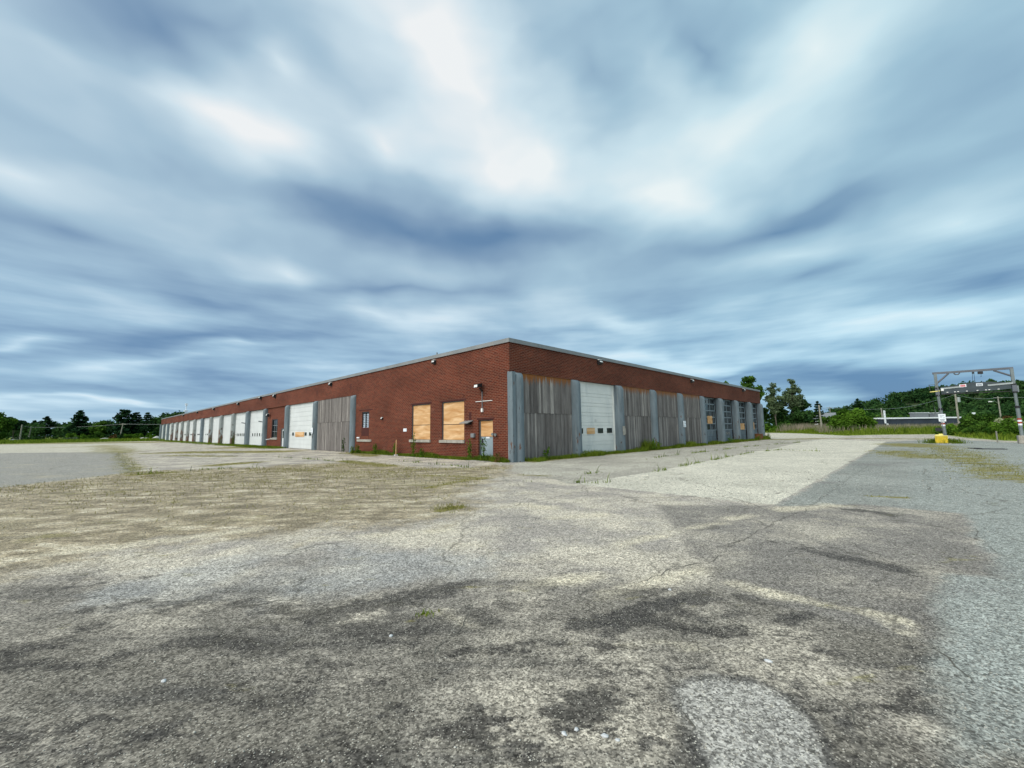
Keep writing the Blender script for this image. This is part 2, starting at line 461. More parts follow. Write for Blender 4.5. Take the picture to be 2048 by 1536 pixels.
MOSS=[(-15.24,16.99,-14.68,17.9,0.5,1),(-15.16,21.77,-14.59,23.32,0.9,1),(-30.5,37.57,-20.34,36.62,2.4,0.9),(-31.63,48.56,-25.0,49.2,3.29,1),(-26.38,32.27,-20.02,29.71,0.86,0.7),(-12.87,33.13,-9.35,27.95,0.94,0.8),
    (-1.48,8.56,-1.18,8.98,0.2,1),(8.03,9.65,8.59,9.39,0.12,1),(32.3,34.77,29.85,30.4,2.04,1),(22.94,25.23,19.92,20.4,1.67,0.6),(21.55,20.07,14.3,11.96,1.16,0.6),(29.35,28.85,21.93,19.99,1.53,0.5),
    (-0.86,3.76,-0.71,3.88,0.05,0.5),(-9.39,23.49,-5.76,19.69,0.6,0.9),(-10.16,18.37,-4.44,16.54,0.66,0.35),(-3.05,15.45,-1.14,14.42,0.58,0.5),(-2.38,12.07,-1.57,13.76,0.35,0.6),(0.24,15.04,1.27,14.59,0.17,0.6),
    (-68.11,70.3,-36.67,39.12,2.47,0.6),(-36.67,39.12,-16.26,18.11,0.6,0.6),(-116.04,94.61,-76.03,91.41,8.74,0.8),(-65.96,59.65,-60.54,61.37,2.47,0.5),(-5.16,17.66,-0.35,17.86,0.65,0.35),(41.12,51.06,45.74,45.38,2.15,0.8),
    (32.47,50.88,38.66,52.69,2.25,0.7)]
LEFTPATCH=[(-51.26,35.07),(-52.88,43.2),(-38.27,40.41),(-16.52,18.36),(-16.33,13.45),
    (-16.17,10.34)]
GRAVEL=[(-16.58,8.68),(-16.49,13.58),(-16.38,18.13),(-15.33,19.1),(-11.93,19.84),(-11.75,21.22),(-8.5,21.93),(-3.84,18.38),(-2.04,17.88),(-0.95,19.47),(0.08,18.77),(-0.48,15.47),(-0.93,12.69),(-1.27,10.61),(-1.27,9.66),
    (-0.91,8.9),(-1.45,7.85),(-2.42,7.2),(-3.34,7.01),(-4.55,6.75),(-5.58,6.16),(-6.0,5.04),
    (-6.94,3.73)]
DARKP=[(2.95,8.9),(5.38,8.6),(7.07,8.7),(8.18,7.74),(6.41,5.95),(5.06,4.46),(4.63,4.66),(3.09,3.22),(2.18,4.05),
    (2.31,5.66)]
BLUEP=[(-4.12,4.08),(-4.32,4.53),(-4.16,5.14),(-3.71,5.83),(-2.99,6.29),(-1.87,5.98),(-0.83,5.58),(-0.19,5.66),(-0.44,4.82),(-1.41,4.56),(-1.96,4.38),(-2.39,4.09),(-3.1,4.29),
    (-3.58,4.11)]
ROUND=[(0.97,2.78),(1.25,2.86),(1.54,2.82),(1.67,2.63),(1.63,2.35),(1.48,2.14),(1.34,1.97),(0.83,1.98),
    (0.92,2.33)]
RIGHTA=[(5.29,8.55),(34.94,39.25),(46.07,45.17),(35.62,23.51),(13.9,8.63),(3.94,2.58),(2.02,2.13),(3.02,3.15),(4.63,4.67),(5.07,4.46),(6.41,5.95),(8.09,7.66),
    (7.03,8.64)]
FARROAD=[(62.07,102.84),(61.5,89.5),(52.78,66.46),(45.55,58.26),(31.58,51.41),
    (42.82,70.32)]
FARLEFT=[(-45.29,28.68),(-51.24,41.87),(-38.4,40.45),(-38.99,46.95),(-71.58,82.51),(-101.74,82.97),
    (-140.97,88.93)]
CRACKS=[[(-3.79,5.12),(-3.3,5.19),(-3.03,5.58),(-2.78,6.15),(-2.3,6.4)],[(-4.12,4.08),(-3.57,4.1),(-3.39,4.22),(-3.06,4.23),(-2.6,4.05),(-2.39,4.09),(-1.93,4.31)],[(1.23,4.46),(1.76,4.9),(2.37,5.24),(3.83,6.67),
    (4.57,7.34),(5.58,8.17),(7.61,10.21),(10.38,13.05),(14.37,16.98)],[(2.41,5.89),(2.88,5.87),(3.43,6.24)],[(-0.75,2.99),(-0.59,3.05),(-0.57,3.31),(-0.42,3.63),(-0.38,4.14)],[(1.67,3.85),(1.86,3.48),(1.94,3.18)],
    [(1.72,3.12),(1.84,2.87),(1.86,2.54),(1.82,2.21)],[(15.34,15.72),(9.76,10.02)],[(0.95,2.76),(0.94,2.44),(0.85,2.15)],[(4.65,6.04),(4.42,4.96),(4.59,4.63)],[(6.95,6.82),(6.97,6.49),(5.88,5.28)],[(-3.64,7.27),(-2.22,7.08),
    (-1.15,7.7)],[(0.44,11.31),(-0.27,13.61),(-0.5,16.01)],[(2.94,3.37),(3.02,3.15),(2.8,2.7)],[(0.44,5.32),(1.47,5.7)],[(26.03,26.22),(17.63,16.45),(16.47,13.74)],[(17.6,19.16),(18.24,17.6),(19.1,16.22)],[(-36.97,39.2),
    (-17.63,19.43),(-15.13,16.98)],[(-26.39,36.53),(-12.44,27.07),(-5.32,21.71)],[(5.33,25.73),(18.09,40.51),
    (35.66,58.03)]]
WEEDLINES=[[(27.98,40.84),(19.24,34.04),(11.97,26.88),(8.53,23.6),(6.66,21.23)],[(19.16,26.22),(18.11,28.46),(14.49,25.68),(8.56,19.28),(5.79,16.1),(4.9,15.11)],[(1.51,14.41),(2.14,14.64),(3.19,15.52)],[(0.21,13.17),
    (2.55,12.44),(3.42,12.94)],[(-6.67,23.75),(-4.97,21.32),(-3.45,19.87)],[(-5.13,22.01),(-0.94,17.06)],[(-15.35,27.67),(-11.31,24.63),(-8.5,21.93)],[(-15.24,16.99),(-14.07,18.92),
    (-10.9,19.69)]]

# ------------------------------------------------------------------ ground
TH = .793406
CX, CY = -.1264, 20.875
DL = np.array([-math.sin(TH), math.cos(TH)])
DR = np.array([math.cos(TH), math.sin(TH)])


def bw(x, y):
    """building plan coordinates -> world"""
    return CX + x * DR[0] + y * DL[0], CY + x * DR[1] + y * DL[1]


def sdf(poly, X, Y):
    """signed distance, positive inside"""
    P = np.array(poly, float); Q = np.roll(P, -1, 0)
    d = np.full(X.shape, 1e9); ins = np.zeros(X.shape, bool)
    for (x0, y0), (x1, y1) in zip(P, Q):
        ex, ey = x1 - x0, y1 - y0
        t = np.clip(((X - x0) * ex + (Y - y0) * ey) / (ex * ex + ey * ey + 1e-12), 0, 1)
        d = np.minimum(d, np.hypot(X - x0 - t * ex, Y - y0 - t * ey))
        c = ((y0 > Y) != (y1 > Y)) & (X < (x1 - x0) * (Y - y0) / (y1 - y0 + 1e-12) + x0)
        ins ^= c
    return np.where(ins, d, -d)


def capsules(L, X, Y):
    o = np.zeros(X.shape)
    for x0, y0, x1, y1, w, s in L:
        ex, ey = x1 - x0, y1 - y0
        t = np.clip(((X - x0) * ex + (Y - y0) * ey) / (ex * ex + ey * ey + 1e-12), 0, 1)
        d = np.hypot(X - x0 - t * ex, Y - y0 - t * ey)
        o = np.maximum(o, s * np.exp(-(d / (w * .9)) ** 2))
    return o


def grow(c0, fine, n_fine, ratio, end):
    out = [c0 + fine * i for i in range(n_fine + 1)]
    st = fine
    while out[-1] < end:
        st = min(st * ratio, 60); out.append(out[-1] + st)
    return out


xs = grow(0, .11, 75, 1.045, 1500)
xs = np.array([-x for x in xs[::-1]][:-1] + xs)
ys = np.array([-x for x in grow(0, .4, 10, 1.25, 200)[::-1]][:-1] + grow(0, .11, 130, 1.04, 1800))
GX, GY = np.meshgrid(xs, ys)
nx, ny = len(xs), len(ys)
LOTPOLY = [(-170, -40), (-170, 70), (-163, 71), (-117.7, 74.3), (-116, 94.6), (-106.2, 101.4), (-91, 107.4), (-80, 105), (0, 60), (40, 75),
           (64.5, 106.9), (63.6, 92.6), (51.5, 64.9), (60, 68), (67.6, 66.2), (56.4, 53.4), (49.8, 45.4), (45.5, 39.1), (42, 29), (60, 5), (70, -40)]
slab_poly = [bw(*p) for p in [(-4.8, -12.4), (-4.7, -7.0), (-4.2, -6.2), (-3.2, -3.2), (-1.2, -1.4), (.1, -.2), (46.5, -.2), (46, -6), (39.4, -12.0)]]
inner_poly = [bw(*p) for p in [(-4.8, -12.4), (-4.7, -7.3), (0, -7.5), (5, -7.3), (14, -6.9), (20, -6.9), (33, -6.0), (46, -6), (39.4, -12.0)]]
edge_grass = [bw(*p) for p in [(.8, -.9), (.8, .3), (47, .3), (47, -1.0), (30, -1.05), (12, -.85)]]
fx, fy = GX.ravel(), GY.ravel()
att = dict(
    lot=sdf(LOTPOLY, fx, fy), slab=sdf(slab_poly, fx, fy), inner=sdf(inner_poly, fx, fy), gravel=sdf(GRAVEL, fx, fy),
    lpatch=sdf(LEFTPATCH, fx, fy), dark=sdf(DARKP, fx, fy), bluep=sdf(BLUEP, fx, fy), roundp=sdf(ROUND, fx, fy), righta=sdf(RIGHTA, fx, fy),
    far=np.maximum(sdf(FARROAD, fx, fy), sdf(FARLEFT, fx, fy)), stain=capsules(STAIN, fx, fy), sand=capsules(SAND, fx, fy),
    moss=np.maximum(capsules(MOSS, fx, fy), np.clip(sdf(edge_grass, fx, fy) * 3 + .6, 0, 1)),
)
att = {k: ('POINT', np.clip(v, -30, 30)) for k, v in att.items()}
idx = np.arange(nx * ny).reshape(ny, nx)
GF = np.stack([idx[:-1, :-1], idx[:-1, 1:], idx[1:, 1:], idx[1:, :-1]], -1).reshape(-1, 4)
GZ = np.zeros_like(fx)


def ground_mat():
    m, N = newmat('ground')
    p = N.n('NewGeometry').outputs['Position']
    A = N.attr
    sx = N.n('SeparateXYZ', {0: p})
    wx, wy = sx.outputs[0], sx.outputs[1]
    nz = lambda sc, det=5, ro=.6, off=(0, 0, 0), st=(1, 1, 1): N.noise(N.map(p, st, off), sc, det, ro)
    e1 = nz(1.4, 6, .65)                                   # edge breaker
    e3 = nz(.35, 5, .6, (5, 3, 0))
    jit = N.math('SUBTRACT', e1, .5)

    def msk(name, w, soft):
        v = N.math('ADD', A(name), N.math('MULTIPLY', jit, w))
        return N.ss(v, -soft, soft)
    blot = nz(.75, 6, .62, (11, 2, 0))
    str_ = nz(1.0, 6, .62, (1, 8, 0), (.28, 1.7, 1))         # streaks left by tyres and rain, lying east-west
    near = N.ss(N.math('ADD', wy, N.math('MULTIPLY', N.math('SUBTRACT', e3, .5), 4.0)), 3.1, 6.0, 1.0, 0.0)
    # old asphalt: lavender grey with sandy dust
    col = N.mix(N.ss(blot, .40, .62), (.295, .276, .25), (.46, .425, .355))
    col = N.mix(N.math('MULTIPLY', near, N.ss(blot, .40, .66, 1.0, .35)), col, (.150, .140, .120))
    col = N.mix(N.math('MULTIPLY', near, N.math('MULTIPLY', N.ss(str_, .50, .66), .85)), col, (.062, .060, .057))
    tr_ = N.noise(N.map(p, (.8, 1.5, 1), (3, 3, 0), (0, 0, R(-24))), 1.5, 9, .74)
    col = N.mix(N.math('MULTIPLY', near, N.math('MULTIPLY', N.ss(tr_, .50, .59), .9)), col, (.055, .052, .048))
    # right hand asphalt
    ra = msk('righta', .5, .12)
    col = N.mix(ra, col, N.mix(N.ss(e3, .35, .65), (.200, .212, .198), (.265, .278, .258)))
    col = N.mix(N.math('MULTIPLY', ra, N.ss(nz(.45, 6, .7, (7, 7, 0), (.5, 1.2, 1)), .53, .68)), col, (.175, .172, .165))
    dk = msk('dark', .45, .12)
    col = N.mix(N.math('MULTIPLY', dk, N.ss(blot, .3, .7, .95, .45)), col, (.165, .156, .143))
    # gravel and dirt
    g = N.ss(N.math('ADD', A('gravel'), N.math('MULTIPLY', jit, 4.5)), -.9, .7)
    gst = N.math('ADD', N.math('MULTIPLY', nz(1.3, 8, .72, (4, 1, 0), (.75, 1.5, 1)), .8), N.math('MULTIPLY', nz(9.0, 4, .6, (4, 1, 0), (.8, 1.2, 1)), .2))
    gc = N.ramp(gst, [(.34, (.125, .106, .076)), (.45, (.195, .168, .118)), (.53, (.31, .265, .185)), (.61, (.50, .455, .355))])
    gc = N.mix(N.ss(e3, .5, .75), gc, (.32, .285, .19))
    col = N.mix(g, col, gc)
    gm = N.math('MULTIPLY', N.ss(N.math('ADD', A('gravel'), N.math('MULTIPLY', jit, 3.0)), .6, 2.0), N.ss(nz(.9, 8, .72, (13, 5, 0), (.6, 1.3, 1)), .54, .66))
    col = N.mix(N.math('MULTIPLY', gm, .6), col, (.20, .185, .075))
    lp = msk('lpatch', .8, .15)
    col = N.mix(lp, col, N.mix(blot, (.225, .222, .205), (.29, .285, .262)))
    col = N.mix(N.math('MULTIPLY', lp, N.ss(nz(.6, 7, .72, (9, 9, 0), (.6, 1.3, 1)), .52, .64, 0.0, .8)), col, (.33, .31, .25))
    # concrete apron
    sl_ = msk('slab', .12, .03)
    sc = N.mix(N.ss(nz(.5, 6, .65, (3, 9, 1)), .38, .66), (.30, .286, .25), (.40, .385, .33))
    sc = N.mix(N.math('MULTIPLY', N.ss(str_, .6, .75), .5), sc, (.22, .205, .18))
    col = N.mix(sl_, col, sc)
    si = msk('inner', .1, .03)
    ic = N.mix(N.ss(nz(.6, 6, .65, (3, 2, 1)), .35, .66), (.43, .415, .355), (.53, .51, .435))
    col = N.mix(si, col, ic)
    fr = msk('far', 2.5, .6)
    col = N.mix(fr, col, N.mix(N.ss(str_, .58, .70), (.43, .41, .345), (.27, .25, .18)))
    # drifts of pale sand, repairs, stains
    sd = N.ss(N.math('ADD', A('sand'), N.math('MULTIPLY', N.math('SUBTRACT', nz(1.6, 6, .68, (6, 6, 0), (.7, 1.3, 1)), .5), 1.5)), .3, .95)
    col = N.mix(N.math('MULTIPLY', sd, .8), col, (.53, .485, .375))
    bp = msk('bluep', 1.6, .3)
    col = N.mix(N.math('MULTIPLY', N.math('MULTIPLY', bp, .6), N.ss(e3, .36, .56)), col, N.mix(blot, (.235, .25, .255), (.33, .335, .33)))
    rp = msk('roundp', .35, .06)
    col = N.mix(N.math('MULTIPLY', rp, .85), col, (.31, .305, .285))
    for nm in ('roundp',):
        ed = N.ss(N.math('ABSOLUTE', N.math('ADD', A(nm), N.math('MULTIPLY', jit, .2))), .005, .045, .75, 0.0)
        col = N.mix(N.math('MULTIPLY', ed, N.ss(e3, .38, .55)), col, (.06, .058, .055))
    rb_ = N.math('MULTIPLY', N.ss(N.math('ADD', wx, N.math('MULTIPLY', jit, .8)), 2.55, 3.1), N.ss(N.math('SUBTRACT', wy, wx), 1.5, .2, 0.0, 1.0))
    col = N.mix(N.math('MULTIPLY', N.math('MULTIPLY', rb_, ra), .6), col, (.255, .278, .264))
    stn = N.ss(N.math('ADD', A('stain'), N.math('MULTIPLY', N.math('SUBTRACT', nz(3.4, 8, .75), .5), 2.6)), .3, .75)
    col = N.mix(N.math('MULTIPLY', stn, .8), col, (.052, .050, .048))
    # fine cracks
    vw = N.vmath('ADD', p, N.vmath('MULTIPLY', N.n('TexNoise', {'Vector': p, 'Scale': .9, 'Detail': 4.0}).outputs['Color'], (1.3, 1.3, 0)))
    ck = N.n('TexVoronoi', {'Vector': vw, 'Scale': .34}, feature='DISTANCE_TO_EDGE').outputs[0]
    ckm = N.math('MULTIPLY', N.ss(ck, .002, .009, 1.0, 0.0), N.ss(e3, .42, .52))
    ckm = N.math('MULTIPLY', ckm, N.ss(g, 0, .5, 1.0, .1))
    col = N.mix(N.math('MULTIPLY', ckm, .5), col, (.07, .066, .055))
    # moss and low weeds
    ms = N.ss(N.math('ADD', A('moss'), N.math('MULTIPLY', N.math('SUBTRACT', nz(1.8, 6, .7, (2, 2, 2), (.5, 1.4, 1)), .5), 2.2)), .27, .6)
    col = N.mix(N.math('MULTIPLY', ms, .9), col, N.mix(e1, (.10, .095, .025), (.25, .225, .065)))
    # loose chippings: pale and dark stones of two sizes
    v1 = N.n('TexVoronoi', {'Vector': p, 'Scale': 88.0})
    c1 = N.n('SeparateColor', {0: v1.outputs['Color']}).outputs
    k1 = N.lin(c1[0], 0, 1, .38, 1.66)
    pw = N.vmath('ADD', p, N.vmath('MULTIPLY', N.n('TexNoise', {'Vector': p, 'Scale': 14.0, 'Detail': 3.0}).outputs['Color'], (.06, .06, 0)))
    v2 = N.n('TexVoronoi', {'Vector': pw, 'Scale': 47.0})
    c2 = N.n('SeparateColor', {0: v2.outputs['Color']}).outputs
    k2 = N.lin(c2[1], 0, 1, .74, 1.28)
    v3 = N.n('TexVoronoi', {'Vector': pw, 'Scale': 17.0})
    c3 = N.n('SeparateColor', {0: v3.outputs['Color']}).outputs
    k3 = N.ss(c3[2], 0, 1, .9, 1.1)
    k = N.math('MULTIPLY', N.math('MULTIPLY', k1, k2), k3)
    col = N.n('VectorMath', {0: col, 3: k}, operation='SCALE').outputs[0]
    white = N.math('MULTIPLY', N.math('GREATER_THAN', c1[1], .86), N.ss(v1.outputs['Distance'], .25, .5, 1.0, .0))
    wamt = N.math('ADD', .5, N.math('MULTIPLY', rp, .5))
    col = N.mix(N.math('MULTIPLY', white, wamt), col, (.62, .60, .52))
    darkp = N.math('GREATER_THAN', c2[0], .95)
    col = N.mix(N.math('MULTIPLY', darkp, .6), col, (.07, .068, .06))
    # meadow beyond the lot
    lt = N.ss(N.math('ADD', A('lot'), N.math('MULTIPLY', jit, 3.0)), -.5, .5)
    gr = N.mix(N.ss(blot, .35, .65), (.075, .125, .012), (.20, .24, .025))
    col = N.mix(lt, gr, col)
    col = N.mix(1.0, col, (1.025, 1.0, .965), 'MULTIPLY')
    hgt = N.math('ADD', N.math('MULTIPLY', c1[0], .5), N.math('ADD', c2[1], N.math('MULTIPLY', e1, 2.0)))
    finish(N, col, .93, hgt, .35, .012, 0, .12)
    return m


M['ground'] = ground_mat()
V = np.stack([fx, fy, GZ], -1)
ground = np_obj('ground', V, GF, M['ground'], attrs=att, smooth=True)
tag(ground, 'cracked grey and sandy lot of old asphalt with meadow beyond', 'ground', kind='structure')


def ribbon(pts, w, z, jit, step):
    """jagged crack ribbon along a polyline"""
    P = [np.array(p) for p in pts]; Q = []
    for a, b in zip(P[:-1], P[1:]):
        n = max(2, int(np.linalg.norm(b - a) / step))
        for i in range(n): Q.append(a + (b - a) * i / n)
    Q.append(P[-1]); Q = np.array(Q)
    Q[1:-1] += rng.normal(0, jit, (len(Q) - 2, 2))
    d = np.gradient(Q, axis=0); d /= np.linalg.norm(d, axis=1, keepdims=True) + 1e-9
    nrm = np.stack([-d[:, 1], d[:, 0]], -1)
    ww = w * rng.uniform(.15, 1.0, len(Q)) * np.clip(np.minimum(np.arange(len(Q)), np.arange(len(Q))[::-1]) / 3, .1, 1)
    a = Q + nrm * ww[:, None]; b = Q - nrm * ww[:, None]
    V = np.concatenate([np.c_[a, np.full(len(a), z)], np.c_[b, np.full(len(b), z)]])
    i = np.arange(len(Q) - 1)
    return V, np.stack([i, i + 1, len(Q) + i + 1, len(Q) + i], -1)


def merge(parts):
    Vs, Fs, b = [], [], 0
    for V, F in parts:
        Vs.append(V); Fs.append(F + b); b += len(V)
    return np.concatenate(Vs), np.concatenate(Fs)


def crack_w(c):
    return .006 + .0011 * abs(c[0][1])


V, F = merge([ribbon(c, crack_w(c) * .7, .004, .012 + .004 * c[0][1], .06 + .012 * c[0][1]) for c in CRACKS])
M['crack'] = plain('crack_fill', (.10, .094, .078), .95, .4, 6)
tag(np_obj('pavement_crack', V, F, M['crack']), 'thin dark cracks wandering over the old asphalt', 'crack', kind='structure')

# ------------------------------------------------------------------ the brick garage
B = empty('brick_garage', (CX, CY, 0), TH, 'long low red brick truck garage with grey pillars and white doors', 'building')
HB, HF, LL, LR = 6.10, 4.55, 145.2, 45.9      # brick top, fascia foot, wall lengths
PL = [17.6 + 7.94 * n for n in range(17)]     # pillar centres on the long wall
PR = [.55 + 5.02 * n for n in range(10)]
PR[-1] = 45.5


def wall(tr, s0, s1, z0, z1, openings, d0, d1, name='brick_wall', label=None):
    """brick wall as a grid of faces with real openings and reveals"""
    mb = MB(tr)
    ss = sorted({s0, s1, *[o[0] for o in openings], *[o[1] for o in openings]})
    zs = sorted({z0, z1, *[o[2] for o in openings], *[o[3] for o in openings]})
    ns, nz_ = len(ss) - 1, len(zs) - 1
    solid = [[not any(o[0] - 1e-6 <= ss[i] and ss[i + 1] <= o[1] + 1e-6 and o[2] - 1e-6 <= zs[j] and zs[j + 1] <= o[3] + 1e-6 for o in openings) for j in range(nz_)] for i in range(ns)]
    ok = lambda i, j: 0 <= i < ns and 0 <= j < nz_ and solid[i][j]
    for i in range(ns):
        for j in range(nz_):
            if not solid[i][j]: continue
            a, b, c, d = ss[i], ss[i + 1], zs[j], zs[j + 1]
            for dd in (d0, d1):
                mb.add([(a, dd, c), (b, dd, c), (b, dd, d), (a, dd, d)], [(0, 1, 2, 3)])
            if not ok(i - 1, j): mb.add([(a, d0, c), (a, d1, c), (a, d1, d), (a, d0, d)], [(0, 1, 2, 3)])
            if not ok(i + 1, j): mb.add([(b, d0, c), (b, d1, c), (b, d1, d), (b, d0, d)], [(0, 1, 2, 3)])
            if not ok(i, j - 1): mb.add([(a, d0, c), (b, d0, c), (b, d1, c), (a, d1, c)], [(0, 1, 2, 3)])
            if not ok(i, j + 1): mb.add([(a, d0, d), (b, d0, d), (b, d1, d), (a, d1, d)], [(0, 1, 2, 3)])
    return mb.build(name, M['brick'], B, label)


DOOR = (1.27, 2.44, 0.0, 2.16)
W2, W1 = (3.64, 5.77, 1.06, 3.31), (6.97, 9.09, 1.06, 3.31)
WB = (15.03, 16.18, 1.93, 3.13)
wall(LEFT, 0, 17.28, 0, HB, [DOOR, W2, W1, WB], 0, .3, label='plain brick end of the long wall with boarded windows')
wall(LEFT, 17.28, LL, HF, HB, [], 0, .3, label='brick fascia above the row of truck doors')
BW1, BD1 = (37.25, 39.35, 1.07, 3.2), (34.75, 35.86, 0, 2.1)
wall(LEFT, PL[2] + .3, PL[3] - .3, 0, HF - .004, [BW1, BD1], .14, .4, label='recessed brick infill with small window and side door')
wall(RIGHT, .3, LR, HF, HB, [], 0, .3, label='brick fascia of the short wall')
wall(LEFT, .3, LL, 0, HB - .2, [], LR - .3, LR - .004, label='far brick wall')
wall(RIGHT, .3, LR - .3, 0, HB - .2, [], LL - .3, LL - .004, label='end brick wall')
MB().box(.3, LR - .3, .3, LL - .3, 5.75, 5.95).build('roof', M['roof'], B)
MB(LEFT).box(-.05, LL + .06, -.055, .36, HB + .003, HB + .19).box(-.05, LL + .06, -.075, -.055, HB - .03, HB + .15).build('roof_coping', M['coping'], B)
MB(RIGHT).box(.362, LR + .06, -.055, .36, HB + .003, HB + .19).box(-.075, LR + .06, -.075, -.056, HB - .03, HB + .15).build('roof_coping', M['coping'], B)
MB(LEFT).box(.0, .14, -.014, -.002, 0, 4.56).build('corner_plate', M['pillar'], B)
MB(LEFT).box(17.28, LL, .31, .9, -.3, .0).build('footing', M['concrete'], B)


def pillar(tr, s, r, mat, label=None):
    """half round steel guard column with a domed head that dies into the fascia"""
    mb = MB(tr); n = 14
    zs = [0, .5, 1, 2, 3, 4] + [HF - .012 - r + r * math.sin(t) for t in [R(a) for a in (0, 20, 40, 55, 68, 78, 86, 90)]]
    vs = []
    for z in zs:
        q = max(0.0, z - (HF - .012 - r)); p = math.sqrt(max(r * r - q * q, .0004))
        ring = [(s - r, .32, z)] + [(s + r * -math.cos(math.pi * k / n), -p * math.sin(math.pi * k / n) - .004, z) for k in range(n + 1)] + [(s + r, .32, z)]
        vs += ring
    w = n + 3
    fs = [(i * w + k, i * w + k + 1, (i + 1) * w + k + 1, (i + 1) * w + k) for i in range(len(zs) - 1) for k in range(w - 1)]
    fs.append(tuple((len(zs) - 1) * w + k for k in range(w)))
    mb.add(vs, fs, .5, True)
    mb.box(s - r - .012, s + r + .012, .0, .3, 4.18, 4.24)
    return mb.build('pillar', mat, B, label)


RUSTYL = {5: 1, 6: 1, 7: 1, 8: 1, 10: 1, 11: 1, 12: 1, 13: 1, 14: 1}
for i, s in enumerate(PL):
    rusty = i in (5, 6, 7, 9, 10, 11, 12, 13)
    pillar(LEFT, s, .3, M['rusty' if rusty else 'pillar'], 'rust-streaked pillar of the long wall' if rusty else 'blue-grey pillar of the long wall')
for i, s in enumerate(PR):
    pillar(RIGHT, s, .33, M['pillar'], 'corner pillar, widest and run-stained' if i == 0 else ('pillar with torn pale sticker patch' if i == 2 else None))
# flat steel return at the corner
MB(RIGHT).box(-.02, .215, -.22, .0, 0, 4.54).build('corner_post', M['pillar'], B, 'flat steel post on the building corner')
mb = MB(RIGHT)
for z0, z1, s0, s1 in ((1.15, 1.75, 10.42, 10.68), (1.2, 1.62, 10.72, 10.8)):
    mb.box(s0, s1, -.34, -.325, z0, z1)
mb.build('torn_sticker', M['concrete'], B)


def wood_bay(tr, s0, s1, amber, d=.035):
    mb = MB(tr)
    for z0, z1, dd in ((.02, 2.50, d + .022), (2.47, HF - .006, d)):
        s = s0
        while s < s1 - .02:
            w = min(random.uniform(.11, .19), s1 - s)
            t = random.betavariate(3.6, 4.0)
            if random.random() < .10: t = random.uniform(.8, 1)
            o = random.uniform(0, .009)
            mb.box(s + .0018, s + w - .0018, dd - o, dd + .03, z0 + (random.uniform(0, .02) if z0 > 1 else 0), z1, t)
            s += w
    mb.box(s0, s1, d + .06, d + .10, 0, HF - .006, .1)
    o = mb.build('wood_panel', M['wood'], B, 'weathered grey board panel closing a truck bay')
    o['amber'] = amber
    return o


def garage_door(tr, s0, s1, d, lines, wins, mat, label, win_z=(1.31, 1.64), plys=(), dark_jamb=True):
    """sectional door: steel sections with real grooves, windows as parts of it"""
    mb = MB(tr)
    j = .10
    zs = sorted([z for z in lines if .05 < z < HF - .1])
    edges = [0.03] + zs + [HF - .02]
    for a, b in zip(edges[:-1], edges[1:]):
        mb.box(s0 + j, s1 - j, d, d + .04, a + .016, b - .016)
    mb.box(s0 + j, s1 - j, d + .022, d + .06, .03, HF - .02)
    g = mb.build('garage_door', mat, B, label)
    f = MB(tr)
    f.box(s0, s0 + j, d - .05, d + .06, 0, HF - .02).box(s1 - j, s1, d - .05, d + .06, 0, HF - .02).box(s0 + j, s1 - j, d - .03, d + .06, HF - .075, HF - .02)
    f.build('door_frame', mat, g)
    for a, b in wins:
        w = MB(tr).box(a, b, d - .004, d + .01, win_z[0], win_z[1]).build('door_window', M['glass'], g)
        fr = MB(tr); e = .035
        fr.box(a - e, a, d - .016, d, win_z[0] - e, win_z[1] + e).box(b, b + e, d - .016, d, win_z[0] - e, win_z[1] + e)
        fr.box(a, b, d - .016, d, win_z[0] - e, win_z[0]).box(a, b, d - .016, d, win_z[1], win_z[1] + e)
        fr.build('window_trim', mat, g)
    for a, b, z0, z1 in plys:
        MB(tr).box(a, b, d - .03, d - .017, z0, z1).build('plywood_patch', M['ply'], g)
    mb = MB(tr)
    mb.box(s0 + j, s1 - j, d + .0605, d + .063, .04, HF - .03)
    return g


# long wall bays
o = wood_bay(LEFT, PL[0] + .31, PL[1] - .31, 0.0)
garage_door(LEFT, PL[1] + .31, PL[2] - .31, .17, [.46 * k for k in range(1, 10)], [(31.8, 32.35), (28.2, 28.75), (27.0, 27.6)], M['white'],
            'white truck door with plywood over its middle window', plys=[(28.85, 31.4, 1.2, 1.68)])
specs = {3: [(42.3 + 1.05 * k, 42.72 + 1.05 * k) for k in range(6)], 4: [(50.1 + .92 * k, 50.6 + .92 * k) for k in range(7)], 5: [], 6: [],
         7: [(73.9 + 1.5 * k, 74.7 + 1.5 * k) for k in range(4)], 8: [(81.6 + .75 * k, 82.2 + .75 * k) for k in range(8)],
         9: [(89.6 + .75 * k, 90.2 + .75 * k) for k in range(8)], 10: [(97.6 + .75 * k, 98.2 + .75 * k) for k in range(8)], 11: [], 12: [],
         13: [(121.6 + 1.4 * k, 122.3 + 1.4 * k) for k in range(5)], 14: [(129.6 + 1.4 * k, 130.3 + 1.4 * k) for k in range(5)], 15: []}
for i, wn in specs.items():
    garage_door(LEFT, PL[i] + .31, PL[i + 1] - .31, .27, [.6 * k for k in range(1, 8)] if i != 5 else [.3 * k for k in range(1, 15)], wn, M['white'],
                'white truck door without windows' if not wn else 'white truck door with a row of %d small windows' % len(wn), win_z=(1.25, 1.62) if i < 6 else (1.42, 1.66))

